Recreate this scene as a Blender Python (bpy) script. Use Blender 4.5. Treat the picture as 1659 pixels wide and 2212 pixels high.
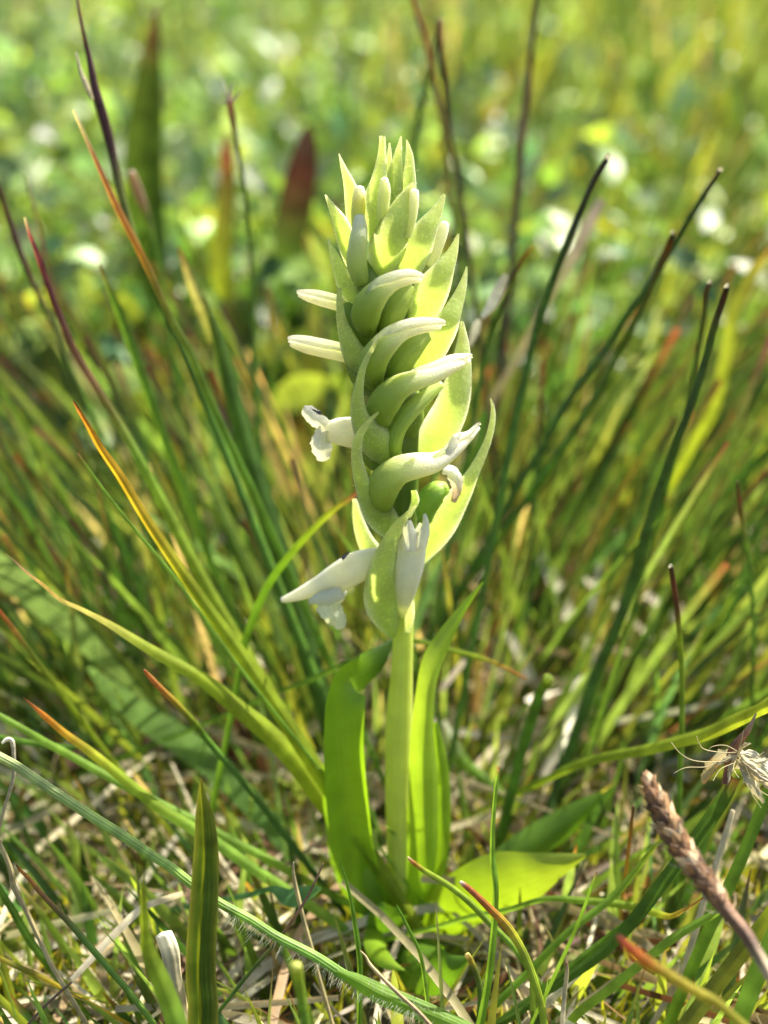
import bpy, math, random
import numpy as np
from mathutils import Vector

# ------------------------------------------------------------------ camera, sky, sun, exposure
for o in list(bpy.data.objects):
    bpy.data.objects.remove(o, do_unlink=True)
scene = bpy.context.scene
COL = scene.collection
CM = 0.01                                    # everything below is authored in centimetres
random.seed(7)
rng = np.random.default_rng(7)

PITCH = math.radians(24.0)
FPX = 1106 / math.tan(math.radians(20.0))    # focal length in picture units (frame 1659 x 2212)
CAM = np.array([-0.32, -18.8, 16.0])
FWD = np.array([0, math.cos(PITCH), -math.sin(PITCH)])
RGT = np.array([1.0, 0, 0])
UPV = np.array([0, math.sin(PITCH), math.cos(PITCH)])
FOCUS = 19.75
APERTURE = 0.44                              # lens opening in cm

cd = bpy.data.cameras.new("camera")
cam = bpy.data.objects.new("camera", cd)
COL.objects.link(cam)
cam.location = CAM * CM
cam.rotation_euler = (math.pi / 2 - PITCH, 0, 0)
cd.sensor_fit = 'VERTICAL'
cd.sensor_height = 36
cd.lens = 18 / math.tan(math.radians(20.0))
cd.clip_start = 0.005
cd.clip_end = 1000
cd.dof.use_dof = True
cd.dof.focus_distance = FOCUS * CM
cd.dof.aperture_fstop = cd.lens * 0.1 / APERTURE
scene.camera = cam

SUN_EL, SUN_AZ = math.radians(52), math.radians(52)     # behind the plant, off to the right
w = bpy.data.worlds.new("World")
scene.world = w
w.use_nodes = True
nt = w.node_tree
bg = nt.nodes['Background']
sky = nt.nodes.new('ShaderNodeTexSky')
sky.sky_type = 'NISHITA'
sky.sun_disc = False
sky.sun_elevation = SUN_EL
sky.sun_rotation = SUN_AZ
sky.dust_density = 3.0                       # summer haze: a paler, less blue sky
sky.ozone_density = 1.0
nt.links.new(sky.outputs[0], bg.inputs[0])
bg.inputs[1].default_value = 0.095
sd = bpy.data.lights.new("sun", 'SUN')
sd.energy = 5.0
sd.angle = math.radians(0.53)
sd.color = (1.0, 0.93, 0.80)
sun = bpy.data.objects.new("sun", sd)
COL.objects.link(sun)
SUNV = Vector((math.sin(SUN_AZ) * math.cos(SUN_EL), math.cos(SUN_AZ) * math.cos(SUN_EL), math.sin(SUN_EL)))
sun.rotation_euler = SUNV.to_track_quat('Z', 'Y').to_euler()
sun.location = (0.3, 0.5, 1.0)
vs = scene.view_settings
vs.view_transform = 'Standard'
vs.look = 'None'
vs.exposure = 1.40
vs.gamma = 1.0
vs.use_curve_mapping = False
scene.cycles.use_denoising = True
scene.cycles.max_bounces = 10
scene.cycles.diffuse_bounces = 5
scene.cycles.transmission_bounces = 6
scene.cycles.sample_clamp_indirect = 6.0

# ------------------------------------------------------------------ helpers: picture point -> place
def ray(px, py):
    return FWD + RGT * ((px - 829.5) / FPX) + UPV * ((1106 - py) / FPX)

def gdepth(px, py):
    r = ray(px, py)
    return CAM[2] / -r[2] if r[2] < -1e-4 else 1e6

def at(px, py, d):
    """the place seen at picture point (px,py), d cm in front of the lens, never below the soil"""
    d = min(d, gdepth(px, py) - 0.15)
    return CAM + ray(px, py) * d

LEAN = 0.07
def op(px, py, off=0.0):
    """a place on the orchid: its upright (slightly leaning) mid-plane, off cm towards the viewer"""
    r = ray(px, py)
    d = (LEAN * CAM[2] - CAM[1] - off) / (r[1] - LEAN * r[2])
    return CAM + r * d

def pxw(p, wpx):
    """width in cm of wpx picture units at the distance of p"""
    return wpx * float(np.dot(p - CAM, FWD)) / FPX

def interp(vals, n):
    v = np.atleast_2d(np.array(vals, float))
    if v.shape[0] == 1 and np.ndim(vals) == 1:
        v = v.T
    k = len(v)
    if k == 1:
        return np.repeat(v, n, 0)
    x = np.linspace(0, k - 1, n)
    i = np.clip(x.astype(int), 0, k - 2)
    f = (x - i)[:, None]
    p0 = v[np.clip(i - 1, 0, k - 1)]; p1 = v[i]; p2 = v[i + 1]; p3 = v[np.clip(i + 2, 0, k - 1)]
    return 0.5 * ((2 * p1) + (-p0 + p2) * f + (2 * p0 - 5 * p1 + 4 * p2 - p3) * f ** 2 + (-p0 + 3 * p1 - 3 * p2 + p3) * f ** 3)

def linterp(vals, n):
    v = np.array(vals, float)
    if v.ndim == 1:
        v = v[:, None]
    x = np.linspace(0, len(v) - 1, n)
    i = np.clip(x.astype(int), 0, max(0, len(v) - 2))
    f = (x - i)[:, None]
    return v[i] * (1 - f) + v[np.minimum(i + 1, len(v) - 1)] * f

def unit(a):
    return a / np.maximum(np.linalg.norm(a, axis=-1, keepdims=True), 1e-9)

# ------------------------------------------------------------------ helpers: meshes
def link(name, me, parent=None, loc=None):
    o = bpy.data.objects.new(name, me)
    COL.objects.link(o)
    if parent is not None:
        o.parent = parent
    if loc is not None:
        o.location = loc
    return o

def mesh(name, V, F, mat, cols=None, uvs=None, smooth=True):
    me = bpy.data.meshes.new(name)
    V = np.asarray(V, np.float32) * CM
    if isinstance(F, np.ndarray):
        nv, nf, k = len(V), len(F), F.shape[1]
        me.vertices.add(nv); me.loops.add(nf * k); me.polygons.add(nf)
        me.vertices.foreach_set('co', V.ravel())
        me.loops.foreach_set('vertex_index', F.astype(np.int32).ravel())
        me.polygons.foreach_set('loop_start', np.arange(0, nf * k, k, dtype=np.int32))
        me.polygons.foreach_set('loop_total', np.full(nf, k, np.int32))
        me.update(calc_edges=True)
    else:
        me.from_pydata(V.tolist(), [], F)
    me.polygons.foreach_set('use_smooth', np.full(len(me.polygons), smooth))
    if cols is not None:
        a = me.attributes.new('col', 'FLOAT_COLOR', 'POINT')
        c = np.ones((len(V), 4), np.float32); c[:, :3] = cols
        a.data.foreach_set('color', c.ravel())
    if uvs is not None:
        uvl = me.uv_layers.new(name='UVMap')
        li = np.empty(len(me.loops), np.int32)
        me.loops.foreach_get('vertex_index', li)
        uvl.data.foreach_set('uv', np.asarray(uvs, np.float32)[li].ravel())
    me.materials.append(mat)
    me.update()
    return me

class Geo:
    """collects vertices, faces, colours, uvs of one mesh"""
    def __init__(s):
        s.V, s.F, s.C, s.U, s.n = [], [], [], [], 0
    def add(s, V, F, C, U):
        s.V.append(np.asarray(V, float)); s.C.append(np.asarray(C, float)); s.U.append(np.asarray(U, float))
        s.F += [tuple(i + s.n for i in f) for f in F]
        s.n += len(V)
    def build(s, name, mat, parent=None, origin=(0, 0, 0), smooth=True):
        V = np.concatenate(s.V) - np.array(origin)
        me = mesh(name, V, s.F, mat, np.concatenate(s.C), np.concatenate(s.U), smooth)
        return link(name, me, parent, tuple(np.array(origin) * CM))

def grid_faces(n, m, closed=False):
    F = []
    mm = m if closed else m - 1
    for i in range(n - 1):
        for j in range(mm):
            k = (j + 1) % m
            F.append((i * m + j, i * m + k, (i + 1) * m + k, (i + 1) * m + j))
    return F

def frames(P, hint=None):
    T = unit(np.gradient(P, axis=0))
    H = unit(CAM - P) if hint is None else np.broadcast_to(np.asarray(hint, float), P.shape)
    N = unit(H - (H * T).sum(1, keepdims=True) * T)
    B = np.cross(T, N)
    return T, N, B

def ribbon(P, W, cols, n=28, m=7, cup=0.25, fold=0.0, roll=0.0, wave=0.0, frill=0.0, hint=None, seed=0, edge=None, rib=None, upf=0.0, thick=0.0, patch=0.0):
    """a leaf: centre line P (from tip to base), full widths W, colours along it"""
    r = np.random.default_rng(seed)
    P = interp(P, n); W = np.maximum(interp(W, n)[:, 0], 0.004); C = np.clip(linterp(cols, n), 0, 1)
    if patch:
        u_ = np.linspace(0, 1, n)[:, None]
        C = np.clip(C * (1 + patch * (np.sin(u_ * 31 + r.uniform(0, 6)) * .5 + np.sin(u_ * 67 + r.uniform(0, 6)) * .4 + r.normal(0, .5, (n, 1)))), 0, 1)
    if upf: hint = unit(unit(CAM - P) + np.array([0, 0, upf]))
    T, N, B = frames(P, hint)
    a = np.radians(linterp(np.atleast_1d(roll), n)[:, 0])[:, None]
    N, B = N * np.cos(a) + B * np.sin(a), B * np.cos(a) - N * np.sin(a)
    cu = linterp(np.atleast_1d(cup), n)[:, 0]
    s = np.linspace(-1, 1, m)
    ph = r.uniform(0, 6, 4)
    t = np.linspace(0, 1, n)
    V = np.zeros((n, m, 3)); U = np.zeros((n, m, 2)); CC = np.zeros((n, m, 3))
    for j, q in enumerate(s):
        wv = 1 + frill * abs(q) * (np.sin(t * 23 + ph[0] + q * 2) + 0.7 * np.sin(t * 51 + ph[1] * q) + 0.5 * r.normal(size=n)) if frill else 1.0
        dz = -(cu * q * q + fold * abs(q)) * W / 2 + (wave * q * W / 2 * (np.sin(t * 9 + ph[2]) + 0.6 * np.sin(t * 21 + ph[3])) if wave else 0)
        V[:, j] = P + B * (q * W / 2 * wv)[:, None] + N * dz[:, None]
        U[:, j, 0] = (q + 1) / 2; U[:, j, 1] = t
        e = 0 if edge is None else abs(q) ** 4
        CC[:, j] = C if edge is None else C * (1 - e) + np.array(edge) * e
        if rib is not None and abs(q - 0.12) < 0.1:
            CC[:, j] = C * 0.35 + np.array(rib) * 0.65
    if thick:                                              # a fleshy leaf: a second face behind, meeting at the edges
        V2 = np.zeros((n, m - 2, 3))
        for j in range(m - 2, 0, -1):
            V2[:, m - 2 - j] = V[:, j] - N * (thick * (1 - s[j] ** 2) ** 0.5 * np.minimum(1, W / 0.12))[:, None]
        jj = list(range(m - 2, 0, -1))
        V = np.concatenate([V, V2], 1); U = np.concatenate([U, U[:, jj]], 1); CC = np.concatenate([CC, CC[:, jj]], 1)
        return V.reshape(-1, 3), grid_faces(n, 2 * m - 2, True), CC.reshape(-1, 3), U.reshape(-1, 2)
    return V.reshape(-1, 3), grid_faces(n, m), CC.reshape(-1, 3), U.reshape(-1, 2)

def tube(P, R, cols, n=28, m=12, flat=1.0, hint=None, lump=0.0, seed=0, ridge=0.0):
    """a round body: centre line P, full widths R, ends closed"""
    r = np.random.default_rng(seed)
    P = interp(P, n); R = np.maximum(interp(R, n)[:, 0], 0.006) / 2; C = np.clip(linterp(cols, n), 0, 1)
    T, N, B = frames(P, hint)
    V = np.zeros((n, m, 3)); U = np.zeros((n, m, 2)); CC = np.zeros((n, m, 3))
    ph = r.uniform(0, 6, 3)
    t = np.linspace(0, 1, n)
    for j in range(m):
        a = 2 * math.pi * j / m
        l = 1 + ridge * np.cos(3 * a + 0.6) + lump * (np.sin(3 * a + ph[0] + t * 7) + np.sin(5 * a + ph[1] - t * 13) * 0.6 + np.sin(t * 19 + ph[2]) * 0.6)
        V[:, j] = P + (B * math.cos(a) + N * math.sin(a) * flat) * (R * l)[:, None]
        U[:, j, 0] = j / m; U[:, j, 1] = t
        CC[:, j] = C
    V = V.reshape(-1, 3)
    F = grid_faces(n, m, True)
    k = len(V)
    V = np.vstack([V, P[0] - T[0] * R[0] * 0.35, P[-1] + T[-1] * R[-1] * 0.35])
    for j in range(m):
        F.append((j, k, (j + 1) % m)); F.append(((n - 1) * m + j, (n - 1) * m + (j + 1) % m, k + 1))
    CC = np.vstack([CC.reshape(-1, 3), C[0], C[-1]])
    U = np.vstack([U.reshape(-1, 2), [[0.5, 0], [0.5, 1]]])
    return V, F, CC, U

def tag(o, label=None, cat=None, group=None, kind=None):
    if label: o['label'] = label
    if cat: o['category'] = cat
    if group: o['group'] = group
    if kind: o['kind'] = kind
    return o

# ------------------------------------------------------------------ materials
def leaf_mat(name, transl=0.45, rough=0.42, vein=0.12, veins=34, bump=0.15, grain=900, tcol=(1.6, 1.42, 0.75), spec=0.5, mottle=0.25, coat=0.0, sss=0.0, speck=0.0, vbump=0.5):
    m = bpy.data.materials.new(name)
    m.use_nodes = True
    t = m.node_tree; N = t.nodes; L = t.links
    bsdf = N['Principled BSDF']; out = N['Material Output']
    at_ = N.new('ShaderNodeAttribute'); at_.attribute_name = 'col'
    tc = N.new('ShaderNodeTexCoord')
    uv = N.new('ShaderNodeUVMap'); uv.uv_map = 'UVMap'
    sp = N.new('ShaderNodeSeparateXYZ'); L.new(uv.outputs[0], sp.inputs[0])
    # veins run along the leaf
    m1 = N.new('ShaderNodeMath'); m1.operation = 'MULTIPLY'; m1.inputs[1].default_value = veins; L.new(sp.outputs[0], m1.inputs[0])
    m2 = N.new('ShaderNodeMath'); m2.operation = 'SINE'; L.new(m1.outputs[0], m2.inputs[0])
    # mottling
    nz = N.new('ShaderNodeTexNoise'); nz.inputs['Scale'].default_value = 260; nz.inputs['Detail'].default_value = 4; L.new(tc.outputs['Object'], nz.inputs['Vector'])
    ng = N.new('ShaderNodeTexNoise'); ng.inputs['Scale'].default_value = grain; ng.inputs['Detail'].default_value = 2; L.new(tc.outputs['Object'], ng.inputs['Vector'])
    mr = N.new('ShaderNodeMapRange'); mr.inputs[1].default_value = 0.3; mr.inputs[2].default_value = 0.7
    mr.inputs[3].default_value = 1 - mottle; mr.inputs[4].default_value = 1 + mottle; L.new(nz.outputs[0], mr.inputs[0])
    m3 = N.new('ShaderNodeMath'); m3.operation = 'MULTIPLY_ADD'; m3.inputs[1].default_value = vein; L.new(m2.outputs[0], m3.inputs[0]); L.new(mr.outputs[0], m3.inputs[2])
    if speck:
        ms = N.new('ShaderNodeMath'); ms.operation = 'MULTIPLY_ADD'; ms.inputs[1].default_value = speck
        mg = N.new('ShaderNodeMapRange'); mg.inputs[1].default_value = 0.55; mg.inputs[2].default_value = 0.75; L.new(ng.outputs[0], mg.inputs[0])
        L.new(mg.outputs[0], ms.inputs[0]); L.new(m3.outputs[0], ms.inputs[2]); fin = ms
    else:
        fin = m3
    vm = N.new('ShaderNodeVectorMath'); vm.operation = 'SCALE'; L.new(at_.outputs['Color'], vm.inputs[0]); L.new(fin.outputs[0], vm.inputs['Scale'])
    L.new(vm.outputs[0], bsdf.inputs['Base Color'])
    bsdf.inputs['Roughness'].default_value = rough
    bsdf.inputs['Specular IOR Level'].default_value = spec
    if coat: bsdf.inputs['Coat Weight'].default_value = coat
    if sss:
        bsdf.inputs['Subsurface Weight'].default_value = sss
        bsdf.inputs['Subsurface Radius'].default_value = (1.0, 1.0, 0.6)
        bsdf.inputs['Subsurface Scale'].default_value = 0.0032
    bm = N.new('ShaderNodeBump'); bm.inputs['Strength'].default_value = bump; bm.inputs['Distance'].default_value = 0.0002
    ad = N.new('ShaderNodeMath'); ad.operation = 'MULTIPLY_ADD'; ad.inputs[1].default_value = vbump
    L.new(m2.outputs[0], ad.inputs[0]); L.new(ng.outputs[0], ad.inputs[2])
    L.new(ad.outputs[0], bm.inputs['Height']); L.new(bm.outputs[0], bsdf.inputs['Normal'])
    if transl > 0:
        tr = N.new('ShaderNodeBsdfTranslucent')
        v2 = N.new('ShaderNodeVectorMath'); v2.operation = 'MULTIPLY'; v2.inputs[1].default_value = tcol; L.new(vm.outputs[0], v2.inputs[0])
        L.new(v2.outputs[0], tr.inputs['Color'])
        mx = N.new('ShaderNodeMixShader'); mx.inputs[0].default_value = transl
        L.new(bsdf.outputs[0], mx.inputs[1]); L.new(tr.outputs[0], mx.inputs[2]); L.new(mx.outputs[0], out.inputs['Surface'])
    return m

M_GRASS = leaf_mat('grass_blade', 0.58, 0.5, 0.05, 40, 0.2, spec=0.22)
M_RUSH = leaf_mat('rush_stalk', 0.3, 0.42, 0.10, 60, 0.3, spec=0.4)
M_STRAW = leaf_mat('dry_straw', 0.25, 0.45, 0.14, 40, 0.4, tcol=(1.1, 1.0, 0.8), spec=0.35)
M_MASS = leaf_mat('meadow_grass', 0.5, 0.4, 0.0, 10, 0.0, mottle=0.3)
M_HERB = leaf_mat('herb_leaf', 0.42, 0.45, 0.05, 30, 0.1, mottle=0.25, spec=0.8, tcol=(1.6, 1.5, 0.8))
M_BRACT = leaf_mat('orchid_bract', 0.55, 0.5, 0.01, 60, 0.8, grain=2600, tcol=(1.5, 1.46, 0.8), mottle=0.14, speck=0.35, sss=0.9, vbump=0.06)
M_LEAF = leaf_mat('orchid_leaf', 0.55, 0.35, 0.018, 46, 0.12, grain=2500, tcol=(1.35, 1.35, 0.4), mottle=0.12)
M_PETAL = leaf_mat('orchid_petal', 0.3, 0.55, 0.03, 30, 0.7, grain=4500, tcol=(1.1, 1.08, 0.8), mottle=0.06, speck=0.10, sss=0.8, spec=0.3, vbump=0.15)
M_STEM = leaf_mat('orchid_stem', 0.3, 0.45, 0.015, 70, 0.15, grain=3000, tcol=(1.3, 1.3, 0.6), mottle=0.08, sss=0.5)
M_DEAD = leaf_mat('dead_scale', 0.1, 0.7, 0.1, 24, 0.6, grain=1800, mottle=0.45)
M_HAIR = leaf_mat('fine_hair', 0.6, 0.4, 0.0, 4, 0.0, tcol=(1.1, 1.1, 1.1), mottle=0.0)
M_INSECT = leaf_mat('insect_shell', 0.0, 0.3, 0.0, 4, 0.1, mottle=0.2)

def ground_mat():
    m = bpy.data.materials.new('soil_and_moss'); m.use_nodes = True
    t = m.node_tree; N = t.nodes; L = t.links; b = N['Principled BSDF']
    tc = N.new('ShaderNodeTexCoord')
    n1 = N.new('ShaderNodeTexNoise'); n1.inputs['Scale'].default_value = 45; n1.inputs['Detail'].default_value = 8; L.new(tc.outputs['Object'], n1.inputs['Vector'])
    n2 = N.new('ShaderNodeTexNoise'); n2.inputs['Scale'].default_value = 400; n2.inputs['Detail'].default_value = 6; L.new(tc.outputs['Object'], n2.inputs['Vector'])
    r1 = N.new('ShaderNodeValToRGB'); e = r1.color_ramp.elements
    e[0].position = 0.36; e[0].color = (0.035, 0.024, 0.012, 1); e[1].position = 0.62; e[1].color = (0.10, 0.12, 0.02, 1)
    x = r1.color_ramp.elements.new(0.5); x.color = (0.06, 0.06, 0.018, 1)
    L.new(n1.outputs[0], r1.inputs[0])
    r2 = N.new('ShaderNodeMapRange'); r2.inputs[1].default_value = 0.3; r2.inputs[2].default_value = 0.7; r2.inputs[3].default_value = 0.5; r2.inputs[4].default_value = 1.6; L.new(n2.outputs[0], r2.inputs[0])
    v = N.new('ShaderNodeVectorMath'); v.operation = 'SCALE'; L.new(r1.outputs[0], v.inputs[0]); L.new(r2.outputs[0], v.inputs['Scale'])
    L.new(v.outputs[0], b.inputs['Base Color']); b.inputs['Roughness'].default_value = 0.9
    bp = N.new('ShaderNodeBump'); bp.inputs['Strength'].default_value = 0.9; bp.inputs['Distance'].default_value = 0.002; L.new(n2.outputs[0], bp.inputs['Height']); L.new(bp.outputs[0], b.inputs['Normal'])
    return m

# ------------------------------------------------------------------ ground
k = 121
s = np.linspace(-1, 1, k)
ax = np.sinh(s * 9.2) / math.sinh(9.2) * 20000           # fine near the plant, out to the horizon
gx, gy = np.meshgrid(ax, ax)
gz = -0.35 + 0.22 * np.sin(gx * 0.9 + 1) * np.cos(gy * 0.7) + 0.12 * np.sin(gx * 2.3) * np.sin(gy * 1.9 + 2)
V = np.stack([gx, gy, gz], -1).reshape(-1, 3)
F = np.array(grid_faces(k, k))
tag(link('ground', mesh('ground', V, F, ground_mat())), kind='structure')

# ------------------------------------------------------------------ meadow masses
def jitcol(base, n, dv=0.25, dh=0.08):
    b = np.asarray(base, float)
    if b.ndim == 1: b = np.repeat(b[None], n, 0)
    v = np.exp(rng.normal(0, dv, (n, 1))); h = np.exp(rng.normal(0, dh, (n, 3)) * [1, 0.3, 0.8])
    return np.clip(b * v * h, 0, 0.85)

def pick(palette, probs, n):
    return np.array(palette, float)[rng.choice(len(palette), n, p=np.array(probs) / sum(probs))]

def mass(name, root, tip, bend, width, cbase, ctip, label, cat, mat=M_MASS, segs=6, tipstart=0.6, face=0.8, wprof='blade', z0=None):
    n = len(root)
    t = np.linspace(0, 1, segs + 1)
    mid = (root + tip) / 2 + bend
    P = (1 - t)[None, :, None] ** 2 * root[:, None] + 2 * ((1 - t) * t)[None, :, None] * mid[:, None] + (t ** 2)[None, :, None] * tip[:, None]
    T = unit(np.gradient(P, axis=1))
    H = unit(np.stack([rng.normal(0, 1 - face + 0.2, n), -np.ones(n), rng.normal(0.3, 0.5, n)], -1))
    S = unit(np.cross(T, H[:, None]))
    if wprof == 'blade':
        wp = np.minimum(1, 0.55 + t * 1.5) * np.clip(1 - t ** 3, 0.04, 1)
    elif wprof == 'rod':
        wp = np.ones_like(t) * np.clip(1.05 - 0.3 * t, 0, 1)
    else:                                                  # ovate leaf
        wp = np.sin(math.pi * np.clip(t * 0.96 + 0.03, 0, 1) ** 0.8)
    W = width[:, None] * wp[None] / 2
    N = np.cross(S, T)
    L = P - S * W[..., None] + N * W[..., None] * 0.22
    R = P + S * W[..., None] + N * W[..., None] * 0.22
    V = np.stack([L, P, R], 2).reshape(-1, 3)
    a = np.clip((t - tipstart) / max(1e-3, 1 - tipstart), 0, 1)[None, :, None]
    C = cbase[:, None] * (1 - a) + ctip[:, None] * a
    C = np.repeat(C[:, :, None], 3, 2).reshape(-1, 3)
    U = np.zeros((n, segs + 1, 3, 2)); U[..., 0] = [0, 0.5, 1]; U[..., 1] = t[None, :, None]
    q = []
    for i in range(segs):
        b = i * 3
        q += [[b, b + 1, b + 4, b + 3], [b + 1, b + 2, b + 5, b + 4]]
    q = np.array(q)
    F = (q[None] + (np.arange(n) * (segs + 1) * 3)[:, None, None]).reshape(-1, 4)
    o = link(name, mesh(name, V, F, mat, C, U.reshape(-1, 2)))
    return tag(o, label, cat, kind='stuff')

def scatter(n, y0, y1, spread=0.42, pad=4.0, power=1.0):
    y = y0 + (y1 - y0) * rng.random(n) ** power
    half = spread * (y - CAM[1]) + pad
    x = CAM[0] + rng.uniform(-1, 1, n) * half
    return np.stack([x, y, np.full(n, -0.4)], -1)

def clear(r):
    return r[~((np.abs(r[:, 0] - 0.15) < 1.5) & (r[:, 1] > -2.6) & (r[:, 1] < 0.8))]
GREEN = (0.10, 0.18, 0.032); DARK = (0.035, 0.085, 0.016); YGRN = (0.26, 0.33, 0.045); LGRN = (0.21, 0.32, 0.075)
OLIVE = (0.12, 0.15, 0.025); STRAW = (0.50, 0.42, 0.21); PALE = (0.64, 0.58, 0.38); ORNG = (0.38, 0.17, 0.03); RUST = (0.25, 0.07, 0.02)
YELL = (0.45, 0.34, 0.03); PURP = (0.09, 0.035, 0.04); BRWN = (0.12, 0.06, 0.025); BLUE = (0.09, 0.2, 0.08); GREY = (0.42, 0.38, 0.27)

def grass_field(name, label, n, y0, y1, h0, h1, wmin, wmax, pal, pr, lean=0.5, power=1.0, **kw):
    r = clear(scatter(n, y0, y1, power=power)); n = len(r)
    if y0 > 10:                                            # the herbs take over on the left
        r = r[(r[:, 0] / (r[:, 1] + 20) > -0.08) | (r[:, 1] < 17) | (rng.random(n) < 0.35)]; n = len(r)
    h = rng.uniform(h0, h1, n) * np.exp(rng.normal(0, 0.15, n))
    side = np.tanh((r[:, 0] - 0.3) / 2.5)
    ang = side * lean + rng.normal(0, 0.28, n)
    fb = rng.normal(0, 0.25, n)
    tip = r + np.stack([np.sin(ang) * h, fb * h, np.cos(ang) * h * 0.95], -1)
    bend = np.stack([-np.sin(ang) * h * 0.10, rng.normal(0, .05, n) * h, np.full(n, 0.06) * h], -1)
    c = jitcol(pick(pal, pr, n), n)
    ct = np.where(rng.random((n, 1)) < 0.28, jitcol(pick([ORNG, RUST, STRAW, BRWN, PURP], [1, 1, 1.5, 4, 2], n), n), c * 1.1)
    return mass(name, r, tip, bend, rng.uniform(wmin, wmax, n), c, ct, label, 'grass', tipstart=0.72, **kw)

GP = [GREEN, DARK, YGRN, LGRN, OLIVE, STRAW, BLUE]
grass_field('short_grass', 'short green grass blades sprouting from the soil round the orchid', 1500, -4.5, 6, 0.8, 3.0, 0.06, 0.22, GP, [5, 3, 2, 5, 2, 1, 1], 0.4)
grass_field('middle_grass', 'blurred green meadow grass standing just behind the orchid', 1500, 4, 16, 2.5, 6.0, 0.1, 0.24, GP, [4, 6, 2, 3, 3, 1, 1], 0.45)
grass_field('tall_grass', 'taller blurred meadow grass in the middle distance', 2600, 12, 45, 4.0, 8.5, 0.12, 0.32, GP, [4, 6, 2, 2, 4, 0.8, 1], 0.42)
grass_field('fine_grass', 'tangle of hair thin green and reddish stems behind the orchid', 2000, 4, 26, 3.0, 7.5, 0.04, 0.09, [GREEN, DARK, LGRN, OLIVE, BRWN, (0.16, 0.07, 0.04)], [4, 5, 3, 3, 2, 1.5], 0.45)

def rush_stand():
    n = 620
    r = scatter(n, 4, 26, spread=0.40)
    h = rng.uniform(5.5, 9.0, n)
    side = np.tanh((r[:, 0] - 0.3) / 2.0)
    ang = side * 0.5 + rng.normal(0, 0.13, n)
    tip = r + np.stack([np.sin(ang) * h, rng.normal(0, .15, n) * h, np.cos(ang) * h], -1)
    c = jitcol(pick([GREEN, DARK, LGRN], [3, 4, 2], n), n, 0.2, 0.1)
    ct = jitcol(pick([BRWN, PURP, (0.2, 0.07, 0.04), DARK], [4, 2, 2, 1], n), n, 0.2, 0.1)
    mass('rush_stems', r, tip, np.stack([-np.sin(ang) * h * .06, np.zeros(n), h * .03], -1), rng.uniform(0.11, 0.2, n), c, ct, 'slender blurred rush stems with dark tips fanning out behind the orchid', 'rushes', segs=8, tipstart=0.8, wprof='rod')
rush_stand()
def far_grass():
    n = 17000
    r = scatter(n, 40, 330, spread=0.75, power=0.85)
    keep = (r[:, 0] / (r[:, 1] + 20) > rng.normal(0.02, 0.07, n)) | (rng.random(n) < 0.18)
    r = r[keep]; n = len(r)
    h = rng.uniform(5, 11, n) * (1 + r[:, 1] / 400)
    ang = rng.normal(0.15, 0.35, n)
    tip = r + np.stack([np.sin(ang) * h, rng.normal(0, .25, n) * h, np.cos(ang) * h], -1)
    c = jitcol(pick([GREEN, YGRN, OLIVE, STRAW, DARK, LGRN, BRWN], [5, 3, 4, 1, 3, 5, 0.5], n), n)
    mass('far_grass', r, tip, np.zeros((n, 3)), rng.uniform(0.25, 0.6, n), c, c * [1.2, 1.05, 0.9], 'olive meadow grass fading into the blurred distance', 'grass', segs=4)
far_grass()

def herbs():
    """broad leaves of low herbs, each on its own thin stalk"""
    n = 52000
    r = scatter(n, 18, 330, spread=0.75, power=1.5)
    u = r[:, 0] / (r[:, 1] + 20)
    keep = (u < rng.normal(0.05, 0.09, n)) | (rng.random(n) < 0.22)
    r = r[keep]; n = len(r)
    top = rng.uniform(1.5, 7.0, n) * (1 + r[:, 1] / 500)
    a = rng.uniform(0, 2 * math.pi, n)
    ln = rng.uniform(0.6, 1.5, n) * (1 + r[:, 1] / 400)
    st = r + np.stack([rng.normal(0, .8, n), rng.normal(0, .8, n), top], -1)
    d = np.stack([np.cos(a) * ln, np.sin(a) * ln, rng.normal(0.15, 0.45, n) * ln], -1)
    c = jitcol(pick([LGRN, YGRN, GREEN, BLUE, (0.30, 0.32, 0.04), (0.22, 0.32, 0.15)], [5, 2.5, 4, 1.5, 0.3, 5], n), n, 0.45)
    mass('herb_leaves', st, st + d, np.stack([np.zeros(n), np.zeros(n), 0.18 * ln], -1), ln * rng.uniform(0.4, 0.62, n), c, c, 'mass of broad bright green herb leaves in the blurred background', 'leaves', mat=M_HERB, segs=5, wprof='leaf', face=0.2)
    mass('herb_stalks', r, st, np.zeros((n, 3)), np.full(n, 0.14), c * 0.8, c * 0.8, 'thin green stalks under the background herb leaves', 'stalks', segs=2, wprof='rod')
herbs()

def near_herbs():
    n = 1500
    r = scatter(n, 13, 48)
    r = r[r[:, 0] / (r[:, 1] + 20) < rng.normal(-0.12, 0.04, n)]; n = len(r)
    a = rng.uniform(0, 2 * math.pi, n); ln = rng.uniform(0.9, 2.2, n)
    st = r + np.stack([rng.normal(0, .6, n), rng.normal(0, .6, n), rng.uniform(1.0, 5.5, n)], -1)
    d = np.stack([np.cos(a) * ln, np.sin(a) * ln, rng.normal(0.1, 0.4, n) * ln], -1)
    c = jitcol(pick([LGRN, YGRN, (0.26, 0.36, 0.14)], [4, 4, 3], n), n, 0.3)
    mass('near_herb_leaves', st, st + d, np.stack([np.zeros(n), np.zeros(n), 0.2 * ln], -1), ln * rng.uniform(0.4, 0.62, n), c, c, 'sunlit yellow green herb leaves behind the grass on the left', 'leaves', mat=M_HERB, segs=5, wprof='leaf', face=0.2)
    mass('near_herb_stalks', r, st, np.zeros((n, 3)), np.full(n, 0.1), c * 0.8, c * 0.8, 'thin stalks under the sunlit herb leaves on the left', 'stalks', segs=2, wprof='rod')
near_herbs()

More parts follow.
